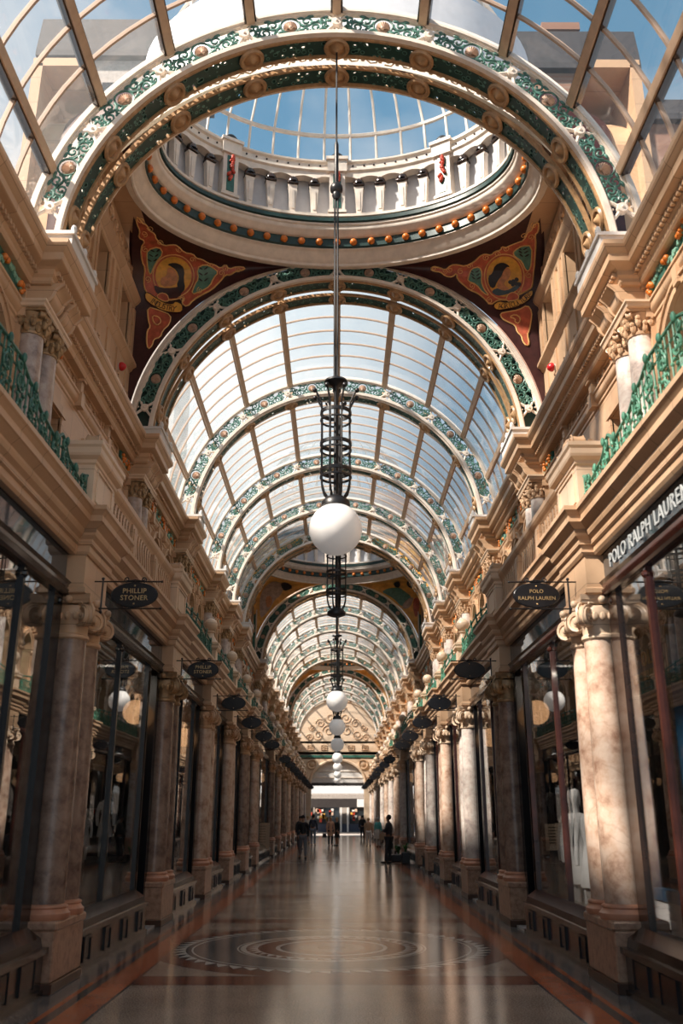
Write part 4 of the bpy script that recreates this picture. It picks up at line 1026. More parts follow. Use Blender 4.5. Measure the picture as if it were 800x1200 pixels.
class Painter:
    """flat shapes given in (x, z) laid on a pendentive surface like coats of paint"""
    def __init__(s, t, o, key): s.t, s.o, s.b, s.sy = t, o, PENDS[key], key[1]; s.k = 0
    D, N = Vector((0, .75, .66)).normalized(), Vector((0, -.66, .75)).normalized()
    def drop(s, x, v, lift):
        """(x, v): v is measured square to a line rising into the dome"""
        p = s.N*v; p.x = x; h = s.b.ray_cast(p+s.D*2, s.D)
        q, n = (h[0], h[1]) if h[0] is not None else (p+s.D*((s.o[1]-p.y)/s.D.y), -s.D)
        if n.dot(s.D) > 0: n = -n
        return q+n*lift-Vector(s.o)
    def smooth(s, pts, it=1):
        for _ in range(it):
            q = []
            for i in range(len(pts)):
                a, b = pts[i], pts[(i+1) % len(pts)]; q += [(a[0]*.75+b[0]*.25, a[1]*.75+b[1]*.25), (a[0]*.25+b[0]*.75, a[1]*.25+b[1]*.75)]
            pts = q
        return pts
    def fill(s, name, pts, mat, lift=.01, it=1, parent=None):
        pts = s.smooth(pts, it); xs = [p[0] for p in pts]; zs = [p[1] for p in pts]; ex = []; n = len(pts); g = .12
        x = min(xs)
        while x < max(xs):
            z = min(zs)
            while z < max(zs): ex.append((x, z)); z += g
            x += g
        r = delaunay_2d_cdt([Vector(p) for p in pts+ex], [], [list(range(n))], 1, 1e-5)
        use = sorted({i for f in r[2] for i in f}); ix = {v: i for i, v in enumerate(use)}
        m = M(); m.add([s.drop(r[0][v][0], r[0][v][1], lift) for v in use], [tuple(ix[i] for i in f) for f in r[2]])
        return m.build(name, mat, parent or s.t)
    def line(s, name, pts, r=.012, mat='paint_line', lift=.012, it=1, closed=True, parent=None):
        pts = s.smooth(pts, it) if closed else pts; m = M(); m.tube([s.drop(x, z, lift) for x, z in pts], r, 4, closed); return m.build(name, mat, parent or s.t)
    def text(s, txt, size, path, mat='paint_maroon', lift=.035):
        """letters along a path of (x, z) points"""
        m = M(); P = [Vector(p) for p in path]; seg = [(b-a).length for a, b in zip(P, P[1:])]; tot = sum(seg); n = len(txt)
        for i, ch in enumerate(txt):
            q = tot*(i+.5)/n; j = 0
            while j < len(seg)-1 and q > seg[j]: q -= seg[j]; j += 1
            c = P[j].lerp(P[j+1], q/seg[j]); d = (P[j+1]-P[j]).normalized(); up = Vector((-d.y, d.x)); g = text_mesh(ch, size, .004)
            m.add([s.drop(*(c+d*v[0]+up*v[1]), lift+v[2]) for v in g.v], g.f)
        return m.build('lettering', mat, s.t)
# outlines of the paintings, (across, up) in metres
AG_sil=[(1.9, -1.16), (1.97, -1.11), (2.09, -1.14), (2.21, -1.19), (2.31, -1.07), (2.44, -1.06), (2.6, -1.1), (2.77, -0.99), (2.85, -0.87), (2.94, -0.82), (3.07, -0.85), (3.13, -0.76), (3.23, -0.74), (3.24, -0.65), (3.3, -0.69), (3.4, -0.63), (3.52, -0.57), (3.63, -0.52), (3.65, -0.36), (3.71, -0.33), (3.72, -0.22), (3.78, -0.14), (3.83, -0.25), (3.84, -0.36), (3.8, -0.39), (3.87, -0.6), (3.91, -0.94), (3.91, -1.24), (3.9, -1.43), (3.84, -1.5), (3.71, -1.57), (3.45, -1.71), (3.25, -1.71), (3.08, -1.81), (2.98, -1.7), (2.85, -1.6), (2.68, -1.54), (2.56, -1.45), (2.45, -1.36), (2.43, -1.23), (2.35, -1.31), (2.21, -1.3), (2.11, -1.22), (1.97, -1.21)]
AG_drop=[(3.27, -1.95), (3.41, -1.92), (3.64, -1.88), (3.81, -1.78), (3.89, -1.9), (3.86, -2.09), (3.82, -2.24), (3.78, -2.31), (3.81, -2.47), (3.75, -2.5), (3.68, -2.42), (3.67, -2.33), (3.59, -2.27), (3.56, -2.15), (3.43, -2.1), (3.3, -2.04)]
AG_g1=[(3.49, -0.73), (3.62, -0.62), (3.81, -0.62), (3.86, -0.98), (3.83, -1.14), (3.76, -1.12), (3.68, -0.95), (3.58, -0.89), (3.49, -0.81)]
AG_g2=[(2.67, -1.29), (2.73, -1.13), (2.88, -1.09), (2.94, -1.22), (2.92, -1.38), (2.97, -1.53), (3.08, -1.65), (2.95, -1.6), (2.82, -1.44), (2.65, -1.39)]
AG_med=[(3.71, -1.25), (3.69, -1.41), (3.61, -1.54), (3.5, -1.63), (3.37, -1.66), (3.24, -1.64), (3.12, -1.56), (3.05, -1.43), (3.02, -1.28), (3.04, -1.12), (3.11, -0.98), (3.21, -0.88), (3.33, -0.85), (3.47, -0.87), (3.59, -0.96), (3.67, -1.09)]
AG_medb=[(3.75, -1.25), (3.73, -1.43), (3.64, -1.58), (3.52, -1.68), (3.37, -1.71), (3.22, -1.69), (3.09, -1.6), (3.01, -1.46), (2.98, -1.29), (3.0, -1.11), (3.07, -0.95), (3.18, -0.84), (3.32, -0.8), (3.47, -0.83), (3.61, -0.93), (3.71, -1.08)]
AG_hair=[(3.18, -1.04), (3.3, -0.97), (3.43, -1.02), (3.47, -1.08), (3.41, -1.07), (3.36, -1.14), (3.32, -1.27), (3.24, -1.37), (3.17, -1.53), (3.07, -1.47), (3.06, -1.28), (3.14, -1.23)]
AG_face=[(3.39, -1.08), (3.47, -1.1), (3.5, -1.2), (3.48, -1.26), (3.45, -1.33), (3.39, -1.36), (3.36, -1.43), (3.49, -1.52), (3.35, -1.55), (3.22, -1.5), (3.26, -1.37), (3.32, -1.27), (3.35, -1.15)]
AG_dress=[(3.16, -1.53), (3.26, -1.5), (3.42, -1.55), (3.62, -1.42), (3.7, -1.36), (3.68, -1.45), (3.58, -1.55), (3.39, -1.62), (3.22, -1.65), (3.12, -1.59)]
AG_ban=[(3.13, -1.83), (3.25, -1.74), (3.41, -1.77), (3.65, -1.7), (3.84, -1.53), (3.92, -1.5), (3.91, -1.61), (3.81, -1.72), (3.64, -1.82), (3.44, -1.87), (3.21, -1.91)]
AG_txt=[(3.24, -1.84), (3.45, -1.82), (3.65, -1.76), (3.79, -1.66), (3.88, -1.58)]
AG_curl=[(3.38, -1.75), (3.44, -1.61), (3.55, -1.56), (3.66, -1.62), (3.63, -1.71)]
AG_leaf=[(3.64, -0.71), (3.7, -0.85)]
AG_gr=[(3.49, -1.38), (3.55, -1.36), (3.61, -1.32), (3.66, -1.41), (3.54, -1.42), (3.6, -1.4)]
AG_sw=[(3.44, -2.01), (3.57, -1.96), (3.67, -2.02), (3.63, -2.12), (3.55, -2.1), (3.57, -2.04)]
AG_lf2=[(2.79, -1.22), (2.82, -1.35)]
IN_sil=[(-3.74, -0.07), (-3.7, -0.09), (-3.68, -0.19), (-3.6, -0.22), (-3.59, -0.34), (-3.5, -0.4), (-3.51, -0.52), (-3.4, -0.66), (-3.22, -0.63), (-3.13, -0.65), (-3.03, -0.81), (-2.87, -0.83), (-2.82, -0.93), (-2.72, -0.95), (-2.6, -1.04), (-2.47, -1.08), (-2.37, -1.16), (-2.26, -1.06), (-2.2, -1.18), (-2.03, -1.12), (-1.86, -1.15), (-1.93, -1.2), (-2.06, -1.21), (-2.17, -1.29), (-2.27, -1.28), (-2.37, -1.4), (-2.53, -1.55), (-2.73, -1.64), (-2.9, -1.73), (-3.01, -1.85), (-3.13, -1.79), (-3.07, -1.67), (-3.27, -1.72), (-3.47, -1.72), (-3.67, -1.65), (-3.83, -1.55), (-3.86, -1.35), (-3.81, -1.1), (-3.86, -0.96), (-3.84, -0.69), (-3.72, -0.55), (-3.83, -0.48), (-3.76, -0.34), (-3.78, -0.21)]
IN_drop=[(-3.79, -1.83), (-3.56, -1.9), (-3.32, -1.99), (-3.33, -2.14), (-3.47, -2.26), (-3.5, -2.37), (-3.63, -2.4), (-3.65, -2.51), (-3.73, -2.57), (-3.77, -2.43), (-3.77, -2.25), (-3.71, -2.19), (-3.76, -2.07)]
IN_g1=[(-3.73, -0.73), (-3.49, -0.66), (-3.44, -0.81), (-3.63, -1.01), (-3.73, -1.26), (-3.77, -1.13), (-3.77, -0.9)]
IN_g2=[(-2.84, -1.14), (-2.67, -1.05), (-2.51, -1.14), (-2.41, -1.24), (-2.51, -1.34), (-2.57, -1.49), (-2.74, -1.58), (-2.94, -1.64), (-2.88, -1.45), (-2.81, -1.36)]
IN_med=[(-2.94, -1.28), (-2.96, -1.42), (-3.04, -1.54), (-3.15, -1.62), (-3.29, -1.64), (-3.43, -1.61), (-3.54, -1.52), (-3.62, -1.4), (-3.64, -1.25), (-3.61, -1.11), (-3.52, -0.98), (-3.4, -0.9), (-3.26, -0.87), (-3.13, -0.91), (-3.03, -1.0), (-2.96, -1.13)]
IN_medb=[(-2.89, -1.29), (-2.92, -1.45), (-3.0, -1.58), (-3.13, -1.66), (-3.29, -1.69), (-3.44, -1.65), (-3.58, -1.56), (-3.66, -1.42), (-3.69, -1.26), (-3.65, -1.09), (-3.55, -0.95), (-3.41, -0.86), (-3.25, -0.83), (-3.1, -0.87), (-2.99, -0.97), (-2.92, -1.12)]
IN_hair=[(-3.41, -1.03), (-3.26, -0.99), (-3.12, -1.06), (-3.08, -1.19), (-3.1, -1.36), (-3.06, -1.54), (-3.14, -1.63), (-3.24, -1.48), (-3.18, -1.32), (-3.24, -1.16), (-3.33, -1.09)]
IN_face=[(-3.4, -1.1), (-3.3, -1.12), (-3.24, -1.22), (-3.21, -1.35), (-3.28, -1.48), (-3.54, -1.48), (-3.55, -1.31), (-3.44, -1.28), (-3.42, -1.21)]
IN_dress=[(-3.67, -1.43), (-3.54, -1.5), (-3.28, -1.51), (-3.18, -1.48), (-3.11, -1.64), (-3.27, -1.72), (-3.54, -1.65), (-3.65, -1.56)]
IN_ban=[(-3.84, -1.58), (-3.78, -1.57), (-3.67, -1.65), (-3.47, -1.78), (-3.3, -1.81), (-3.24, -1.75), (-3.1, -1.82), (-3.09, -1.95), (-3.26, -1.96), (-3.49, -1.92), (-3.71, -1.8), (-3.83, -1.7)]
IN_txt=[(-3.73, -1.71), (-3.6, -1.8), (-3.43, -1.86), (-3.23, -1.9)]
IN_curl=[(-3.63, -1.67), (-3.54, -1.59), (-3.41, -1.63), (-3.37, -1.75), (-3.47, -1.76)]
IN_leaf=[(-2.71, -1.17), (-2.71, -1.4)]
IN_sw=[(-3.69, -1.99), (-3.55, -2.02), (-3.5, -2.11), (-3.58, -2.17), (-3.66, -2.11)]
IN_lf2=[(-3.58, -0.77), (-3.67, -0.97)]
HU_hair=[(2.66, -18.3), (2.86, -18.02), (3.03, -18.33), (2.97, -18.61), (2.77, -18.6)]
HU_robe=[(2.13, -18.9), (2.41, -18.73), (2.73, -18.64), (3.0, -18.61), (3.23, -18.78), (3.59, -19.01), (3.42, -19.34), (3.09, -19.5), (2.77, -19.21), (2.41, -19.02)]
HU_bag=[(3.09, -19.5), (3.23, -19.27), (3.55, -19.01), (3.68, -19.04), (3.5, -19.49), (3.23, -19.58)]
HU_red=[(3.64, -19.14), (3.77, -18.97), (3.93, -19.08), (3.94, -19.52), (3.77, -19.93), (3.64, -19.63)]
HU_wheel=[(3.76, -18.12), (3.75, -18.28), (3.68, -18.4), (3.57, -18.46), (3.47, -18.45), (3.38, -18.38), (3.35, -18.24), (3.36, -18.07), (3.42, -17.92), (3.52, -17.85), (3.63, -17.87), (3.72, -17.98)]
HL_pale=[(-3.66, -18.75), (-3.37, -18.35), (-2.99, -18.07), (-2.69, -18.31), (-2.58, -18.72), (-2.76, -19.06), (-3.03, -19.21), (-3.21, -19.51), (-3.48, -19.8), (-3.7, -19.94), (-3.76, -19.3)]
HL_dark=[(-2.74, -18.3), (-2.46, -18.21), (-2.12, -18.7), (-2.48, -18.86), (-2.67, -18.76)]
HL_pale2=[(-3.49, -19.08), (-3.22, -18.98), (-3.12, -19.36), (-3.39, -19.58)]
for sx in (1, -1):
    for sy in (1, -1):
        if sy > 0:
            lab = 'red and gold painted corner panel lettered %s under the first dome' % ('AGRICULTURE' if sx > 0 else 'INDUSTRY')
        else: lab = 'dark painted corner panel on the near edge of the first dome, %s side' % SIDE[sx]
        t, o = pendentive(sx, sy, 0, 15.74 if sy > 0 else 10.78, 'paint_maroon', lab)
        if sy > 0:
            P = Painter(t, o, (sx, sy, 0)); g = {k[3:]: v for k, v in globals().items() if k.startswith('AG_' if sx > 0 else 'IN_')}
            b = P.fill('strapwork', g['sil'], 'paint_red', .012); P.line('strapwork_edge', g['sil'], .016, parent=b)
            cx_ = sum(p[0] for p in g['sil'])/len(g['sil']); cz_ = sum(p[1] for p in g['sil'])/len(g['sil'])
            for q_, (x, z) in enumerate(g['sil']):
                if q_ % 3: continue
                d_ = Vector((cx_-x, cz_-z)).normalized()*.085; P.line('gilt_scroll', [(x+d_.x+.065*(1-.07*i)*cos(i*.75+q_), z+d_.y+.065*(1-.07*i)*sin(i*.75+q_)) for i in range(12)], .008, lift=.02, closed=False, parent=b)
            b = P.fill('scroll_drop', g['drop'], 'paint_red', .012); P.line('drop_edge', g['drop'], .016, parent=b); P.line('drop_scroll', g['sw'], .014, parent=b, lift=.02)
            for q in ('g1', 'g2'):
                b = P.fill('green_field', g[q], 'paint_green', .02); P.line('field_edge', g[q], .014, lift=.024, parent=b)
            for q in ('leaf', 'lf2'):
                (x0, z0), (x1, z1) = g[q]
                for i in range(3):
                    x = x0+(x1-x0)*i/2; z = z0+(z1-z0)*i/2
                    for d in (-1, 1): P.fill('leaf', [(x, z), (x+d*.07, z+.06), (x+d*.1, z+.05), (x+d*.05, z)], 'paint_black', .027, 1)
            b = P.fill('medallion_border', g['medb'], 'paint_red', .022); P.line('border_edge', g['medb'], .012, lift=.026, parent=b)
            md = P.fill('medallion', g['med'], 'paint_gold', .03)
            P.fill('robe', g['dress'], 'paint_blue' if sx > 0 else 'paint_maroon', .038, parent=md)
            P.fill('profile_head', g['face'], 'paint_flesh', .042, 1, parent=md)
            P.fill('hair', g['hair'], 'paint_black', .048, parent=md)
            if sx > 0:
                for (x, z) in g['gr']: P.fill('grape', [(x+.045*cos(i), z+.045*sin(i)) for i in range(6)], 'paint_black', .05, 1, parent=md)
            b = P.fill('banner', g['ban'], 'paint_gold', .034); P.line('banner_edge', g['ban'], .008, 'paint_maroon', .037, parent=b)
            b = P.fill('banner_scroll', g['curl'], 'paint_red', .046); P.line('scroll_edge', g['curl'], .012, lift=.05, parent=b)
            P.text('AGRICULTURE' if sx > 0 else 'INDUSTRY', .13 if sx > 0 else .145, g['txt'])
        t, o = pendentive(sx, sy, 1, 42.34 if sy > 0 else 35.03, 'paint_ochre', 'ochre painted panel %s, %s side of the second dome' % (('with a green-robed figure' if sx > 0 else 'with a pale draped figure') if sy > 0 else 'on the near edge', SIDE[sx]))
        if sy > 0:
            P = Painter(t, o, (sx, sy, 1))
            if sx > 0:
                P.fill('robe', HU_robe, 'paint_green', .02); P.fill('cloak', HU_red, 'paint_red', .02); P.fill('sack', HU_bag, 'paint_pale', .03); P.fill('hair', HU_hair, 'paint_black', .03); P.line('wheel', HU_wheel, .05, 'paint_black', .03)
            else: P.fill('drapery', HL_pale, 'paint_pale', .02); P.fill('shadowed_head', HL_dark, 'paint_black', .025); P.fill('fold', HL_pale2, 'paint_flesh', .03)

for sx in (1, -1):
    for sy in (1, -1): pendentive(sx, sy, 2, 68.94 if sy > 0 else 63.53, 'paint_ochre', 'ochre corner panel on the %s edge of the third dome, %s side' % ('far' if sy > 0 else 'near', SIDE[sx]))
# ------------------------------------------------------------------ hanging globe lamps
def mk_lamp(globe=True):
    ZT = ZS+3.5; ZG = 4.87; t = thing('globe_lamp', '', 'lamp', (0, 0, ZT)); o = (0, 0, ZT)
    m = M(); m.tube([(0, 0, 10.4), (0, 0, ZT+.02)], .014, 6); m.lathe([(.02, 9.72), (.03, 9.75), (.03, 10.4), (.014, 10.46)], (0, 0), 10); m.tube([(-.018, 0, 6.8), (-.018, 0, 9.6)], .014, 6); m.tube([(.018, 0, 6.8), (.018, 0, 9.6)], .014, 6)
    m.build('suspension_rod', 'black_iron', t, 50, o)
    m = M(); m.lathe([(.02, 9.78), (.06, 9.74), (.085, 9.7), (.085, 9.64), (.05, 9.6), (.06, 9.56), (.03, 9.5)], (0, 0), 14); m.build('knuckle', 'black_iron', t, 50, o)
    m = M(); m.lathe([(.02, 6.86), (.05, 6.83), (.14, 6.8), (.15, 6.77), (.05, 6.73), (.025, 6.66), (.025, 6.4)], (0, 0), 18); m.build('canopy', 'black_iron', t, 50, o)
    m = M(); m.tube([(0, 0, 5.2), (0, 0, 6.75)], .026, 8); m.tube([(.045, 0, 5.2), (.045, 0, 6.3)], .016, 6); m.build('stem', 'black_iron', t, 50, o)
    b0 = None
    for k in range(8):
        a = pi/8+k*pi/4
        if b0 is None:
            m = M(); m.tube([(.27, 0, 6.63), (.255, 0, 6.60), (.23, 0, 6.55), (.19, 0, 6.47), (.182, 0, 6.4), (.182, 0, 5.55), (.178, 0, 5.42), (.15, 0, 5.32), (.1, 0, 5.25)], .013, 6); m.ball((.28, 0, 6.62), .032, 7, 5); b0 = m.build('cage_bar', 'black_iron', t, 50, o); b0.rotation_euler.z = a
        else: cp(b0, rot=(0, 0, a))
    for z, h in ((6.36, .022), (6.26, .01), (5.95, .022), (5.87, .01), (5.6, .022), (5.52, .012)):
        m = M(); m.lathe([(.174, z-h), (.193, z-h), (.193, z+h), (.174, z+h), (.174, z-h)], (0, 0), 20, cap=False); m.build('hoop', 'black_iron', t, 40, o)
    m = M(); m.lathe([(.04, 5.3), (.12, 5.26), (.17, 5.2), (.17, 5.15), (.1, 5.12)], (0, 0), 18); m.build('collar', 'black_iron', t, 50, o)
    if globe: m = M(); m.ball((0, 0, ZG), .31, 36, 24); m.build('globe', 'globe_white', t, 90, o)
    else: m = M(); m.tube([(0, 0, 5.15), (0, 0, 4.55)], .012, 6); m.ball((0, 0, 4.72), .04, 8, 6); m.ball((0, 0, 4.5), .025, 8, 6); m.build('bare_stem', 'black_iron', t, 60, o)
    return t
L0 = mk_lamp(); lk = 0
for i, (y, g) in enumerate(((10.0, 1), (16.0, 0), (26.4, 1), (34.3, 1), (42.8, 1), (53.0, 1), (62.8, 1), (74.2, 1), (84.2, 1))):
    l = (L0 if i == 0 else copy_tree(L0)) if g else mk_lamp(False); l.location.y = y; l['group'] = 'globe lamps along the vault'
    l['label'] = ('white globe in a black iron cage on a long rod, %s lamp down the arcade' % NTH[i]) if g else 'black iron lamp cage without a globe behind the nearest lamp'

# ------------------------------------------------------------------ end wall and the street beyond
def end_wall():
    m = M(); y0, y1 = YEND, YEND+.5; r, zs = 2.5, 4.75; H = 2.0
    arc = [(r*cos(pi*i/24), zs+H*sin(pi*i/24)) for i in range(25)]
    m.prism([(4.4, zs)]+[(4.4, 8.6)]+[(-4.4, 8.6), (-4.4, zs)]+list(reversed(arc)), 'y', y0, y1); m.box(-4.4, -r, y0, y1, 0, zs); m.box(r, 4.4, y0, y1, 0, zs)
    lun = [(4.04*cos(pi*i/32), ZS+4.04*sin(pi*i/32)) for i in range(33)]; m.prism(lun, 'y', y0, y1)
    m.sweep([(4.4, y0), (-4.4, y0)], [(0, 8.4), (-.05, 8.42), (-.12, 8.5), (-.14, 8.6), (0, 8.6)]); m.sweep([(4.4, y0), (-4.4, y0)], [(0, 7.35), (-.1, 7.4), (-.2, 7.5), (-.24, 7.6), (0, 7.62)]); m.sweep([(4.4, y0), (-4.4, y0)], [(0, 6.95), (-.06, 6.97), (-.06, 7.03), (0, 7.05)])
    struct(m.build('wall_end', 'faience_light', None, 40))
    t = thing('end_arch_decoration', 'carved scrolls and roundels on the stone wall above the exit arch', 'relief', (0, YEND, 4.75)); o = (0, YEND, 4.75)
    m = M()
    for q in (-1, 1):
        for u, v, rr, sg in ((.9, 9.6, .5, 1), (1.9, 9.2, .45, -1), (2.7, 8.95, .32, 1), (.75, 10.8, .45, -1), (1.7, 10.3, .4, 1), (2.5, 9.9, .3, -1), (.5, 11.7, .3, 1)): m.spiral((q*u, y0-.03, v), (q, 0, 0), (0, 0, 1), rr*1.15, 1.5, 0, .045, 22, sg)
    m.build('scrollwork', 'faience', t, 50, o)
    m = M(); m.tube([(4.0*cos(pi*i/32), y0-.05, ZS+4.0*sin(pi*i/32)) for i in range(33)], .1, 6); m.tube([((r+.12)*cos(pi*i/24), y0-.05, zs+(H+.1)*sin(pi*i/24)) for i in range(25)], .13, 6); m.build('arch_moulding', 'faience_light', t, 40, o)
    for q in (-1, 1):
        m = M(); m.tube([(q*2.45+.42*cos(2*pi*i/20), y0-.05, 6.45+.42*sin(2*pi*i/20)) for i in range(20)], .08, 6, True); m.ball((q*2.45, y0, 6.45), .26, 12, 8, (1, .4, 1)); m.build('roundel', 'faience', t, 50, o)
        for u in (1.3, 2.6):
            m = M(); m.tube([(q*u+.3*cos(2*pi*i/4+pi/4)*1.3, y0-.04, 8.0+.3*sin(2*pi*i/4+pi/4)) for i in range(4)], .04, 5, True); m.spiral((q*u, y0-.04, 8.0), (1, 0, 0), (0, 0, 1), .16, 1.5, 0, .035, 14); m.build('panel_ornament', 'faience', t, 40, o)
    m = M(); m.box(-3.6, 3.6, y0-.04, y0+.02, 7.08, 7.32); m.build('green_frieze', 'majolica_green', t, 0, o)
    t = thing('exit_screen', 'dark lintel and pale tympanum filling the exit arch', 'screen', (0, YEND+.3, 4.6)); o = (0, YEND+.3, 4.6)
    m = M(); m.box(-2.5, 2.5, y0+.2, y0+.45, 4.5, 4.78); m.build('lintel', 'far_lintel', t, 0, o)
    m = M(); m.prism(arc, 'y', y0+.3, y0+.36); m.build('tympanum', 'white_plaster', t, 0, o)
    m = M(); m.box(-2.4, 2.4, y0+.24, y0+.3, 5.2, 5.3); m.box(-2.2, 2.2, y0+.24, y0+.3, 5.8, 5.86); m.build('glazing_rail', 'cream_iron', t, 0, o)
y0 = YEND; end_wall()
def street():
    Y = 112.0; t = thing('street_shop', 'shop across the street with dark fascia, seen through the exit arch', 'shop', (0, Y, 0)); o = (0, Y, 0)
    m = M(); m.box(-8, 8, Y+1.0, Y+1.3, 0, 12); m.build('wall', 'grey_stucco', t, 0, o)
    m = M(); m.box(-7, 7, Y-.1, Y+.1, 2.75, 3.75); m.build('fascia', 'far_lintel', t, 0, o)
    m = M(); m.box(2.3, 5.5, Y-.16, Y-.1, 2.8, 3.7); m.build('sign', 'white_plaster', t, 0, o)
    for x0, x1 in ((-5.5, -2.9), (-2.7, .2), (1.4, 4.6)):
        m = M(); m.box(x0, x1, Y+.1, Y+.14, .9, 2.75); p = m.build('window', 'dark_glass', t, 0, o)
        rr = random.Random(int(x0*10)); 
        for mt in ('red_fruit', 'shell_tan', 'cloth_white', 'paint_gold'):
            m = M()
            for q in range(5): x = rr.uniform(x0+.2, x1-.2); z = rr.uniform(1.0, 2.3); m.box(x-.14, x+.14, Y-.02, Y+.08, z, z+rr.uniform(.2, .5))
            m.build('display_goods', mt, p, 0, o)
    m = M(); m.box(-6, 6, Y, Y+.2, 0, .9); m.build('stall_riser', 'cloth_navy', t, 0, o)
    m = M(); m.box(.3, .5, Y-.1, Y+.1, 0, 2.75); m.box(1.1, 1.3, Y-.1, Y+.1, 0, 2.75); m.build('door_frame', 'white_plaster', t, 0, o)
    t = thing('glass_canopy', 'white glazed street canopy with iron lattice fringe beyond the exit', 'canopy', (0, 104, 3.8)); o = (0, 104, 3.8)
    m = M(); m.prism([(100, 4.0), (110, 5.4), (110, 5.45), (100, 4.05)], 'x', -7, 7); m.build('glass', 'canopy_grey', t, 0, o)
    m = M()
    for i in range(15): m.box(-7+i, -6.95+i, 100, 110, 3.98, 4.02)
    m.box(-7, 7, 99.9, 100, 3.85, 4.05)
    for i in range(56): x = -7+i*.25; m.tube([(x, 99.95, 3.85), (x+.125, 99.95, 3.6), (x+.25, 99.95, 3.85)], .02, 4)
    m.build('lattice', 'grey_stucco', t, 0, o)
    m = M(); m.box(-30, 30, YEND+.5, 125, -.12, -.01); struct(m.build('road_beyond', 'grey_stucco'))
street()

# ------------------------------------------------------------------ people
def skin_mesh(J, E, sub=1, root=0):
    names = list(J); me = bpy.data.meshes.new('s'); me.from_pydata([J[n][:3] for n in names], [(names.index(a), names.index(b)) for a, b in E], [])
    o = bpy.data.objects.new('s', me); COL.objects.link(o); md = o.modifiers.new('k', 'SKIN'); md.use_smooth_shade = True
    for i, n in enumerate(names):
        sv = me.skin_vertices[0].data[i]; r = J[n][3]; sv.radius = r if isinstance(r, tuple) else (r, r); sv.use_root = (i == root)
    ss = o.modifiers.new('u', 'SUBSURF'); ss.levels = ss.render_levels = sub
    bpy.context.view_layer.update(); dg = bpy.context.evaluated_depsgraph_get(); ev = o.evaluated_get(dg); tm = ev.to_mesh(); m = M(); m.add([tuple(v.co) for v in tm.vertices], [tuple(p.vertices) for p in tm.polygons]); ev.to_mesh_clear()
    bpy.data.objects.remove(o); bpy.data.meshes.remove(me); return m
def person(label, x, y, rot, h=1.72, pose=None, top='cloth_black', legs='cloth_jean', hair='hair_dark', skin='skin', coat=None, hairlong=False, shoe='shoe_black', extras=None, skirt=None):
    J = dict(pelvis=(0, 0, .94, .12), waist=(0, 0, 1.08, .11), chest=(0, 0, 1.30, .135), base=(0, 0, 1.44, .075), neck=(0, -.01, 1.51, .05), jaw=(0, -.045, 1.565, .062), head=(0, -.025, 1.64, .088), crown=(0, -.005, 1.71, .06),
             hipL=(.09, 0, .88, .095), kneeL=(.1, -.01, .48, .058), ankL=(.1, .01, .08, .04), toeL=(.11, -.15, .035, .032), hipR=(-.09, 0, .88, .095), kneeR=(-.1, -.01, .48, .058), ankR=(-.1, .01, .08, .04), toeR=(-.11, -.15, .035, .032),
             shL=(.18, 0, 1.39, .058), elL=(.23, .02, 1.12, .042), wrL=(.24, -.06, .87, .028), paL=(.24, -.075, .80, .034), shR=(-.18, 0, 1.39, .058), elR=(-.23, .02, 1.12, .042), wrR=(-.24, -.06, .87, .028), paR=(-.24, -.075, .80, .034))
    for k, v in (pose or {}).items(): J[k] = (*v, J[k][3])
    E = [('pelvis', 'waist'), ('waist', 'chest'), ('chest', 'base'), ('base', 'neck'), ('neck', 'jaw'), ('jaw', 'head'), ('head', 'crown')]
    for q in 'LR':
        E += [('pelvis', 'hip'+q), ('hip'+q, 'knee'+q), ('knee'+q, 'ank'+q), ('ank'+q, 'toe'+q), ('base', 'sh'+q), ('sh'+q, 'el'+q), ('el'+q, 'wr'+q), ('wr'+q, 'pa'+q)]
        w, p = Vector(J['wr'+q][:3]), Vector(J['pa'+q][:3]); d = (p-w).normalized(); sd = d.cross(Vector((1, 0, 0)))
        sd = (sd if sd.length > .1 else Vector((0, 1, 0))).normalized()
        for i in range(4):
            b = p+sd*((i-1.5)*.02)+d*.035; l = (.07, .08, .075, .055)[i]; c = d.lerp(Vector((-.4 if q == 'L' else .4, 0, -.2)), .35)
            J['f%s%da' % (q, i)] = (*b, .0095); J['f%s%db' % (q, i)] = (*(b+c*l), .008); E += [('pa'+q, 'f%s%da' % (q, i)), ('f%s%da' % (q, i), 'f%s%db' % (q, i))]
        th = w.lerp(p, .6)-sd*.035; J['t'+q] = (*th, .011); J['u'+q] = (*(th+d*.05-sd*.01), .009); E += [('pa'+q, 't'+q), ('t'+q, 'u'+q)]
    t = thing('person', label, 'person', (x, y, 0)); t.rotation_euler.z = rot; t.scale = (h/1.72,)*3
    body = skin_mesh(J, E, 1); hd = Vector(J['head'][:3]); fw = (Vector((0, -1, 0))) if not pose or 'look' not in (pose or {}) else Vector(pose['look'])
    body.ball(hd+Vector((0, -.092, -.01)), .018, 6, 5, (.8, 1, 1.3))
    for q in (-1, 1): body.ball(hd+Vector((q*.085, .01, -.01)), .022, 6, 5, (.5, .8, 1.2))
    body.ball(hd+Vector((0, -.078, -.062)), .02, 6, 4, (1.2, .5, .35))
    b = body.build('body', skin, t, 80)
    m = M()
    for q in (-1, 1): m.ball(hd+Vector((q*.033, -.082, .012)), .011, 6, 4)
    m.build('eyes', 'hair_dark', b, 80)
    m = M(); m.ball(hd+Vector((0, .018, .03)), .1, 14, 9, (.95, 1, .95))
    if hairlong: m.ball(hd+Vector((0, .05, -.08)), .095, 12, 8, (1, .7, 1.5))
    m.build('hair', hair, t, 80)
    def G(keys, grow): return {k: (*J[k][:3], J[k][3]+grow) for k in keys}
    k = G(['pelvis', 'waist', 'chest', 'base', 'shL', 'elL', 'wrL', 'shR', 'elR', 'wrR'], .022); k['base'] = (*J['base'][:3], .085)
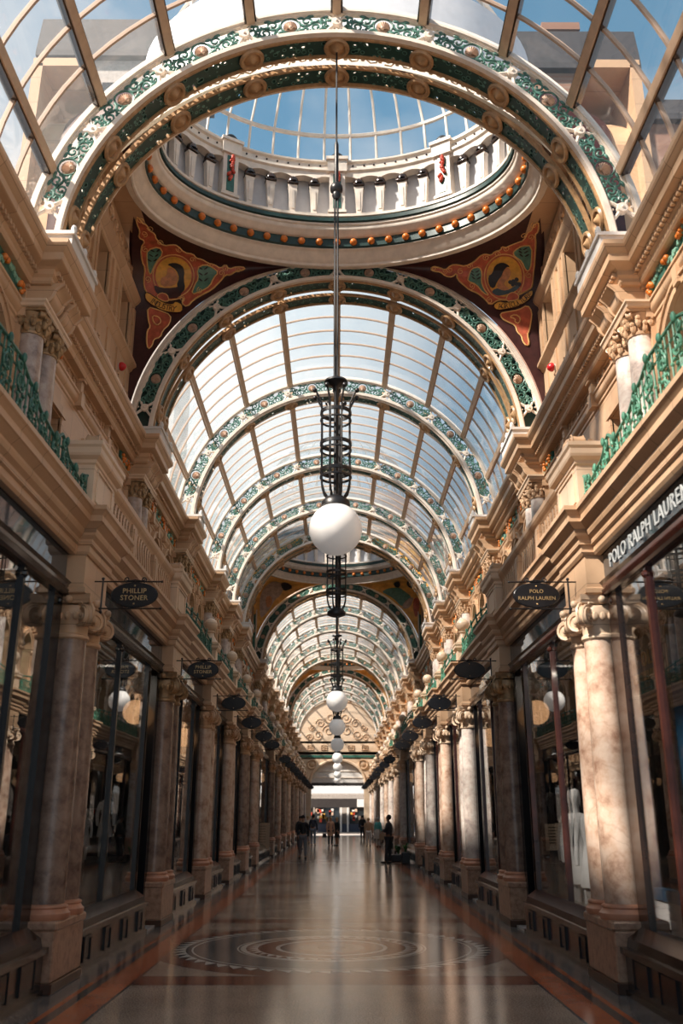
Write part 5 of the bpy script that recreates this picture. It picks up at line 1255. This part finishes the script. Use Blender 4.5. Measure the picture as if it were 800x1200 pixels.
    ee = [('pelvis', 'waist'), ('waist', 'chest'), ('chest', 'base')]+[(a+q, c+q) if a != 'base' else ('base', c+q) for q in 'LR' for a, c in (('base', 'sh'), ('sh', 'el'), ('el', 'wr'))]
    skin_mesh(k, ee, 1).build('jacket' if coat is None else 'coat', top, t, 80)
    if coat is not None or skirt:
        z1 = coat or .5; m = M(); m.lathe([(.17, 1.05), (.19, .9), (.2, (.9+z1)/2), (.21, z1), (.19, z1+.01)], (0, 0), 16, sy=.75); m.build('coat_skirt' if coat else 'skirt', skirt or top, t, 60)
    k = G(['pelvis', 'hipL', 'kneeL', 'ankL', 'hipR', 'kneeR', 'ankR'], .016); skin_mesh(k, [('pelvis', 'hipL'), ('hipL', 'kneeL'), ('kneeL', 'ankL'), ('pelvis', 'hipR'), ('hipR', 'kneeR'), ('kneeR', 'ankR')], 1).build('trousers', legs, t, 80)
    for q in 'LR':
        a, c = Vector(J['ank'+q][:3]), Vector(J['toe'+q][:3]); m = M(); m.ball((a+c)/2*1.0+Vector((0, 0, -.012)), .1, 10, 6, (.5, 1.35, .45)); zz = min(p[2] for p in m.v); m.v = [(p[0], p[1], p[2]-zz) for p in m.v] if a.z < .15 else m.v; m.build('shoe', shoe, t, 80)
    return t
def held(label, name, cat, x, y, z, w, d, h, mat):
    t = thing(name, label, cat, (x, y, z)); o = (0, 0, 0); m = M(); m.prism([(-w/2, 0), (w/2, 0), (w/2*.9, h), (-w/2*.9, h)], 'y', -d/2, d/2); m.build('body', mat, t)
    m = M(); m.tube([(-w*.25, 0, h), (-w*.2, 0, h+.12), (w*.2, 0, h+.12), (w*.25, 0, h)], .012, 5); m.build('handle', mat, t, 50)
fold = dict(elL=(.25, -.05, 1.15), wrL=(.03, -.21, 1.2), paL=(-.06, -.21, 1.21), elR=(-.25, -.05, 1.15), wrR=(-.02, -.24, 1.16), paR=(.08, -.23, 1.16))
person('standing man in a black suit with folded arms beside the planter', 1.98, 36.4, -pi*.62, 1.72, {**fold, 'kneeL': (.11, -.06, .48), 'ankL': (.13, -.1, .08), 'toeL': (.15, -.26, .035), 'crown': (0, .03, 1.72), 'head': (0, -.005, 1.645)}, 'cloth_black', 'cloth_black', 'hair_dark', 'skin_dark')
walk = dict(kneeL=(.1, -.16, .5), ankL=(.1, -.2, .1), toeL=(.11, -.35, .05), kneeR=(-.1, .06, .5), ankR=(-.1, .26, .12), toeR=(-.11, .13, .04), elL=(.24, .1, 1.13), wrL=(.23, .1, .88), paL=(.23, .09, .81), wrR=(-.22, -.2, .93), paR=(-.22, -.25, .87))
person('person in a black hooded top and grey jeans walking towards us', -1.46, 40.6, .15, 1.72, walk, 'cloth_black', 'cloth_grey', 'hair_dark')
person('woman in a tan coat carrying a dark handbag', -.42, 58, pi*.1, 1.66, None, 'cloth_tan', 'cloth_black', 'hair_fair', hairlong=True, coat=.62)
held('small dark handbag at the side of the tan-coated woman', 'handbag', 'bag', -.78, 57.9, .5, .26, .1, .22, 'cloth_black')
person('person in a black dress close beside the woman in tan', -.02, 58.6, -pi*.3, 1.64, None, 'cloth_black', 'skin', 'hair_fair', hairlong=True, skirt='cloth_black')
person('person in a navy jacket and blue jeans seen from behind', -1.5, 59, pi*.9, 1.8, None, 'cloth_navy', 'cloth_jean', 'hair_dark')
person('person in a pale jacket walking behind the navy jacket', -2.0, 64, pi, 1.74, walk, 'cloth_pale', 'cloth_grey', 'hair_fair')
person('person in dark clothes close to the shaded shopfronts', -2.05, 52.5, .4, 1.7, None, 'cloth_black', 'cloth_navy', 'hair_dark')
person('person in black standing alone far down the arcade', 1.95, 74, pi, 1.78, None, 'cloth_black', 'cloth_black', 'hair_dark')
person('white-haired woman in a teal top and pale skirt', 2.4, 56, pi*.8, 1.64, None, 'cloth_teal', 'cloth_pale', 'hair_grey', skirt='cloth_pale')
held('tan shopping bag carried by the woman in teal', 'shopping_bag', 'bag', 2.62, 55.7, .42, .34, .14, .36, 'bag_tan')
person('person in a cream top beside the woman in teal', 1.9, 58, pi, 1.6, None, 'bag_tan', 'cloth_white', 'hair_fair')

# ------------------------------------------------------------------ planters
def planter(x, y, label, r=.17, h=.42, n=26, hl=.4):
    t = thing('planter', label, 'plant', (x, y, 0)); rr = random.Random(int(y*10)); m = M(); m.bbox(-r, r, -r, r, 0, h, .02); m.build('pot', 'pot_black', t)
    m = M(); m.box(-r*.85, r*.85, -r*.85, r*.85, h, h+.01); m.build('soil', 'shop_floor', t); m = M()
    for i in range(n):
        a = rr.uniform(0, 2*pi); l = rr.uniform(.5, 1)*hl; b = rr.uniform(.3, .9)*l; c, s_ = cos(a), sin(a); pts = [(0, 0, h), (c*b*.3, s_*b*.3, h+l*.6), (c*b*.7, s_*b*.7, h+l*.9), (c*b, s_*b, h+l*.8)]
        w = .018; vs = []
        for q, p in enumerate(pts): ww = w*(1, 1.4, 1.1, .2)[q]; vs += [(p[0]-s_*ww, p[1]+c*ww, p[2]), (p[0]+s_*ww, p[1]-c*ww, p[2])]
        m.add(vs, [(2*q, 2*q+1, 2*q+3, 2*q+2) for q in range(3)])
    m.build('leaves', 'plant_green', t)
planter(2.62, 36.6, 'black square planter of spiky green leaves nearest the sunlit columns', .16, .4); planter(2.45, 38.4, 'low dark planter of green leaves behind the nearer planter', .3, .25, 40, .4); planter(2.15, 39.2, 'dark planter of leafy green shoots behind the suited man', .2, .22, 26, .36)

# ------------------------------------------------------------------ things in the shop windows
def mannequin(s, x, y, label, top, bottom, h0=.6, rot=0, scale=1.):
    t = thing('mannequin', label, 'mannequin', (s*x, y, h0)); t.rotation_euler.z = rot; t.scale = (scale,)*3
    m = M(); m.lathe([(.0, 1.02), (.12, 1.0), (.165, .9), (.155, .75), (.125, .62), (.14, .5), (.19, .25), (.22, .0), (.0, .0)], (0, 0), 18, sy=.62, cap=False); m.build('garment', top, t, 70)
    for q in (-1, 1): m = M(); m.tube([(q*.15, 0, .94), (q*.2, .01, .82), (q*.24, .0, .62), (q*.24, -.04, .4), (q*.23, -.06, .3)], .055, 10, taper=[1, 1.05, .9, .8, .6]); m.build('sleeve', top, t, 70)
    m = M(); m.lathe([(.055, 1.0), (.045, 1.08), (.05, 1.12), (.075, 1.18), (.082, 1.26), (.06, 1.34), (.0, 1.37)], (0, 0), 14, sy=1.1, cap=False); m.build('head', 'shirt_white', t, 70)
    m = M()
    for q in (-1, 1): m.tube([(q*.08, 0, .05), (q*.085, 0, -.3), (q*.09, .0, -.55)], .075, 10, taper=[1, .75, .5])
    m.build('legs', bottom, t, 70)
def dais(s, x, y0, y1, h, label, mat='shop_dark'):
    t = thing('display_plinth', label, 'plinth', (s*x, (y0+y1)/2, 0)); o = (x, (y0+y1)/2, 0); m = M(); m.bbox(x-.38, x+.38, y0, y1, 0, h-.04, .01); m.build('body', mat, t, 0, o, s); m = M(); m.bbox(x-.4, x+.4, y0-.02, y1+.02, h-.04, h, .01); m.build('top', mat, t, 0, o, s)
dais(1, 3.62, 11.6, 14.5, .42, 'dark display plinth in the first sunlit shop window'); dais(-1, 3.62, 11.6, 14.5, 1.12, 'tall dark display plinth in the first shaded shop window'); dais(-1, 3.62, 17.2, 19.5, .9, 'dark display plinth in the second shaded shop window')
mannequin(1, 3.5, 13.0, 'mannequin in a white jacket, nearest in the first sunlit window', 'shirt_white', 'cloth_pale', .78, -.4, .93); mannequin(1, 3.5, 13.75, 'mannequin in a white shirt and trousers between two others', 'shirt_white', 'shirt_white', .78, -.6, .95); mannequin(1, 3.6, 14.35, 'mannequin in a pale grey top beside the sunlit doorway', 'cloth_pale', 'cloth_white', .78, -.5, .95)
mannequin(-1, 3.45, 14.2, 'white dress form on the tall plinth beside the shaded doorway', 'shirt_white', 'shirt_white', 1.4, .5, .52); mannequin(-1, 3.5, 13.3, 'low white dress form in the middle of the tall plinth', 'shirt_white', 'shirt_white', 1.3, .3, .36); mannequin(-1, 3.5, 12.5, 'pale dress form nearest the first shaded column pair', 'cloth_pale', 'cloth_pale', 1.3, .3, .36)
mannequin(-1, 3.5, 18.6, 'white figure in the second shaded shop window', 'shirt_white', 'shirt_white', 1.2, .4, .6)
def card(s, x, y, z0, w, h, label, lines=6):
    t = thing('notice_board', label, 'sign', (s*x, y, 0)); o = (x, y, 0); m = M(); m.box(x-w/2, x+w/2, y-.012, y+.012, z0, z0+h); m.build('card', 'paper_cream', t, 0, o, s)
    m = M()
    for i in range(lines): zz = z0+h*(.88-.7*i/lines); m.box(x-w*.34, x+w*(.34-.1*(i % 3)), y-.016, y-.011, zz-.012, zz)
    m.build('ruled_lines', 'ink', t, 0, o, s); m = M(); m.tube([(x, y+.03, 0), (x, y+.02, z0+h*.6)], .015, 6); m.lathe([(.14, 0), (.14, .02), (.02, .04)], (x, y+.03), 14); m.build('stand', 'black_iron', t, 40, o, s)
card(1, 3.32, 14.52, 1.2, .25, .38, 'cream notice card on a stand in the first sunlit shop window'); card(-1, 3.3, 39.8, .4, .95, 1.05, 'cream notice board in the dark opening under the second dome', 7)
def blue_screen():
    t = thing('display_screen', 'blue framed shop screen with gilt letters behind the nearest sunlit glass', 'screen', (4.0, 11.4, 0)); o = (4.0, 11.4, 0); y0, y1 = 10.62, 12.2
    m = M()
    for a, b, c, d in ((y1-.1, y1, .0, 3.85), (y0, y0+.1, .0, 3.85), (y0, y1, 3.75, 3.88), (y0, y1, 3.18, 3.28), (y0, y1, .72, .85)): m.box(3.95, 4.08, a, b, c, d)
    m.build('frame', 'display_blue', t, 0, o); m = M(); m.box(3.99, 4.05, y0+.1, y1-.1, 3.28, 3.75); m.build('header', 'display_blue', t, 0, o)
    m = M(); m.box(3.97, 4.06, y0+.1, y1-.1, .0, .72); m.build('base_panel', 'white_plaster', t, 0, o)
    R = Matrix(((0, 0, -1, 0), (-1, 0, 0, 0), (0, 1, 0, 0), (0, 0, 0, 1))); m = M(); m.merge(text_mesh('POLO', .27, .02, 1.25), Matrix.Translation((3.97, (y0+y1)/2, 3.6)) @ R); m.merge(text_mesh('RALPH LAUREN', .165, .02, 1.0), Matrix.Translation((3.97, (y0+y1)/2, 3.39)) @ R); m.build('lettering', 'gilt', t, 0, o)
blue_screen()
def blind(s, y0, y1, z0, z1, label):
    t = thing('roller_blind', label, 'blind', (s*3.4, (y0+y1)/2, z1)); o = (3.4, (y0+y1)/2, z1); m = M(); m.box(3.38, 3.39, y0, y1, z0, z1-.06); m.build('cloth', 'shop_blind', t, 0, o, s); m = M(); m.tube([(3.39, y0, z1-.03), (3.39, y1, z1-.03)], .035, 8); m.build('roller', 'cream_iron', t, 50, o, s); m = M(); m.box(3.37, 3.4, y0, y1, z0-.03, z0); m.build('bottom_bar', 'cream_iron', t, 0, o, s)
blind(1, 18.0, 19.5, 2.0, 4.0, 'pale green-grey blind in the second sunlit shop window'); blind(1, 37.0, 39.5, 2.0, 3.7, 'pale grey blind in the sunlit opening under the second dome')
def added_spots(s, y, label):  # bulb and housing added to carry the interior fill light
    t = thing('added_spot', label, 'lamp', (s*4.2, y, 4.64)); o = (4.2, y, 4.64); m = M(); m.lathe([(.03, 4.64), (.03, 4.5)], (4.2, y), 8); m.lathe([(.035, 4.52), (.06, 4.5), (.07, 4.38), (.06, 4.38)], (4.2, y), 12); m.build('housing', 'black_iron', t, 40, o, s); m = M(); m.ball((4.2, y, 4.4), .045, 10, 6); m.build('bulb', 'globe_warm', t, 60, o, s)
    ld = bpy.data.lights.new('interior_fill', 'POINT'); ld.energy = 22; ld.color = (1, .86, .7); ld.shadow_soft_size = 0; lo = bpy.data.objects.new('interior_fill', ld); COL.objects.link(lo); lo.location = (s*4.2, y, 4.3)  # added point light that brightens the window displays
for s in (1, -1):
    for q, y in enumerate((8.6, 11.6, 13.6, 18.2)): added_spots(s, y, 'added warm spot bulb on a shop ceiling, %s along the %s side' % (NTH[q], SIDE[s]))
# ------------------------------------------------------------------ floor
m_, nt = new_mat('floor'); k = NT(nt); P = k.pos(); sx = k.n('ShaderNodeSeparateXYZ'); nt.links.new(P, sx.inputs[0]); X, Y, Z = sx.outputs
ax = k.m('ABSOLUTE', X); n1 = k.noise(P, 60, 2, .7); n2 = k.noise(P, 1.1, 4); n3 = k.noise(P, 160, 1, .5)
beige = k.ramp(k.m('ADD', k.m('MULTIPLY', n1, .75), k.m('MULTIPLY', n2, .25)), [(.36, (.20, .145, .11)), (.5, (.38, .29, .225)), (.64, (.60, .50, .41))])
grey = k.ramp(k.m('ADD', k.m('MULTIPLY', n1, .7), k.m('MULTIPLY', n2, .3)), [(.35, (.10, .093, .09)), (.65, (.25, .23, .22))])
orange = k.ramp(k.m('ADD', k.m('MULTIPLY', n1, .5), k.m('MULTIPLY', n2, .5)), [(.35, (.36, .08, .03)), (.65, (.62, .175, .065))])
redb = k.ramp(n1, [(.35, (.15, .045, .028)), (.65, (.27, .095, .06))]); dark = k.ramp(n1, [(.35, (.035, .035, .04)), (.65, (.085, .085, .09))])
pale = k.ramp(n1, [(.3, (.58, .52, .45)), (.7, (.82, .76, .68))])
c = beige
# cross bands at the column pairs
for py in PG[:7]: 
    d = k.m('ABSOLUTE', k.m('SUBTRACT', Y, py+.3)); c = k.mix(k.m('LESS_THAN', d, .29), c, redb); c = k.mix(k.band(d, .24, .29), c, dark)
def medallion(c, cx, cy):
    dx = k.m('SUBTRACT', X, cx); dy = k.m('SUBTRACT', Y, cy); r = k.m('SQRT', k.m('ADD', k.m('MULTIPLY', dx, dx), k.m('MULTIPLY', dy, dy))); a = k.m('DIVIDE', k.m('ARCTAN2', dy, dx), 2*pi)
    def teeth(n, r0, r1):   # saw teeth between two radii
        f = k.m('FRACT', k.m('MULTIPLY', k.m('ADD', a, 1.0), n)); h = k.m('DIVIDE', k.m('SUBTRACT', r, r0), r1-r0); return k.m('GREATER_THAN', f, h)
    c = k.mix(k.m('LESS_THAN', r, 2.42), c, dark); c = k.mix(k.m('LESS_THAN', r, 2.39), c, redb); c = k.mix(k.m('LESS_THAN', r, 2.14), c, k.mix(teeth(56, 1.96, 2.14), dark, pale))
    c = k.mix(k.m('LESS_THAN', r, 1.96), c, grey); c = k.mix(k.band(r, 1.86, 1.885), c, pale); c = k.mix(k.m('LESS_THAN', r, 1.28), c, pale); c = k.mix(k.band(r, 1.235, 1.26), c, grey)
    c = k.mix(k.m('LESS_THAN', r, 1.16), c, k.mix(teeth(40, 1.0, 1.16), redb, pale)); c = k.mix(k.m('LESS_THAN', r, 1.0), c, redb); c = k.mix(k.band(r, .70, .76), c, pale)
    c = k.mix(k.m('LESS_THAN', r, .70), c, k.mix(teeth(24, .45, .7), dark, orange)); c = k.mix(k.m('LESS_THAN', r, .45), c, beige); c = k.mix(k.m('LESS_THAN', r, .2), c, redb); return c
c = medallion(c, -.05, 13.45); c = medallion(c, -.05, 38.5)
c2 = k.mix(k.m('GREATER_THAN', ax, 2.15), c, dark); c2 = k.mix(k.m('GREATER_THAN', ax, 2.18), c2, orange); c2 = k.mix(k.m('GREATER_THAN', ax, 2.47), c2, dark); c2 = k.mix(k.m('GREATER_THAN', ax, 2.57), c2, orange); c2 = k.mix(k.m('GREATER_THAN', ax, 2.63), c2, grey)
# the medallion's red border runs out over the side bands
c = k.mix(k.m('GREATER_THAN', ax, 2.15), c, c2)
c = k.mix(k.band(Y, 36.9, 37.15), c, pale)
k.out(k.bsdf(c, k.m('ADD', .10, k.m('MULTIPLY', n2, .08)), 0, .5, None, .0)); MAT['floor'] = m_
m = M(); m.box(-6.6, 6.6, -1.2, YEND+.5, -.1, 0); struct(m.build('floor', 'floor'))
# ------------------------------------------------------------------ outside
def outside(name, wall, label, x0, x1, y0, y1, h, wing):
    t = thing(name, label, 'building', ((x0+x1)/2, y0, 0)); o = ((x0+x1)/2, y0, 0)
    m = M(); m.box(x0, x1, y0, y1, 0, h); m.build('wall', wall, t, 0, o)
    m = M(); m.prism([(y0-.3, h), (y1+.3, h), (y1+.3, h+.3), (y1, h+2.3), (y0, h+2.3), (y0-.3, h+.3)], 'x', x0-.3, x1+.3); m.build('roof', 'slate_roof', t, 0, o)
    if wing:
        m = M(); m.box(x1, x1+9, y0+.5, y1, 0, h-2.2); m.build('wing', wall, t, 0, o); m = M(); m.prism([(y0+.2, h-2.2), (y1, h-2.2), (y1, h-1.0), (y0+.4, h-1.0), (y0+.2, h-1.9)], 'x', x1+.3, x1+9.3); m.build('wing_roof', 'slate_roof', t, 0, o)
    if wing: m = M(); m.box(x0+1.5, x0+3, y0+1, y0+2.2, h, h+3.6); m.box(x0+1.4, x0+3.1, y0+.9, y0+2.3, h+3.4, h+3.8); m.build('chimney', wall, t, 0, o)
    for k_ in range(3):
        for z in (h-3.2, h-7.5): xa = x0+1.2+(x1-x0-2.4)*k_/3; m = M(); m.box(xa, xa+1.1, y0-.04, y0+.05, z, z+2.); m.build('window', 'dark_glass', t, 0, o)
outside('brick_building', 'brick', 'red brick building with slate roof beyond the clear roof panes', 7.7, 12.5, 30, 38, 31.6, True)
outside('pale_building', 'grey_stucco', 'pale rendered building with slate roof beyond the clear roof panes', -12.5, -6, 30, 33, 32.2, False)
# ------------------------------------------------------------------ sky, sun, camera
w = bpy.data.worlds.new('sky'); SC.world = w; w.use_nodes = True; nt = w.node_tree; nt.nodes.clear(); k = NT(nt)
tc = k.n('ShaderNodeTexCoord'); mp = k.n('ShaderNodeMapping'); mp.inputs['Scale'].default_value = (1.3, 1.3, 2.2); nt.links.new(tc.outputs['Generated'], mp.inputs[0])
nz = k.n('ShaderNodeTexNoise'); nz.inputs['Scale'].default_value = 1.5; nz.inputs['Detail'].default_value = 6; nt.links.new(mp.outputs[0], nz.inputs['Vector'])
s3 = k.n('ShaderNodeSeparateXYZ'); nt.links.new(tc.outputs['Generated'], s3.inputs[0])
blue = k.ramp(s3.outputs[2], [(.0, (.72, .80, .86)), (.35, (.30, .53, .73)), (1., (.085, .29, .50))])
cl = k.ramp(nz.outputs['Fac'], [(.46, (0, 0, 0)), (.62, (1, 1, 1))]); bw = k.n('ShaderNodeRGBToBW'); nt.links.new(cl, bw.inputs[0])
c = k.mix(bw.outputs[0], blue, C3(.95, .96, .97)); bg = k.n('ShaderNodeBackground'); nt.links.new(c, bg.inputs[0]); bg.inputs[1].default_value = .86
o = k.n('ShaderNodeOutputWorld'); nt.links.new(bg.outputs[0], o.inputs[0])
sd = bpy.data.lights.new('sun', 'SUN'); sd.energy = 12.5; sd.angle = radians(3); sd.color = (1., .875, .745); so = bpy.data.objects.new('sun', sd); COL.objects.link(so)
so.rotation_euler = Vector((.62, .38, -.69)).to_track_quat('-Z', 'Y').to_euler(); so.location = (-15, -5, 30)
cd = bpy.data.cameras.new('camera'); cam = bpy.data.objects.new('camera', cd); COL.objects.link(cam); SC.camera = cam
cd.sensor_fit = 'VERTICAL'; cd.sensor_height = 36; cd.lens = 31.5; cd.clip_end = 400
cd.dof.use_dof = True; cd.dof.focus_distance = 17; cd.dof.aperture_fstop = 1.4; cam.location = (.03, 0, 1.68); cam.rotation_euler = (radians(90+18.8), 0, radians(-.22))
SC.view_settings.view_transform = 'Standard'; SC.view_settings.look = 'None'; SC.view_settings.gamma = 1.0; SC.view_settings.use_curve_mapping = False; SC.view_settings.exposure = 0.0
SC.cycles.max_bounces = 8; SC.cycles.diffuse_bounces = 4; SC.cycles.glossy_bounces = 4; SC.cycles.transmission_bounces = 4; SC.cycles.transparent_max_bounces = 16
SC.cycles.caustics_reflective = False; SC.cycles.caustics_refractive = False; SC.cycles.sample_clamp_indirect = 4.0
SC.cycles.use_denoising = True
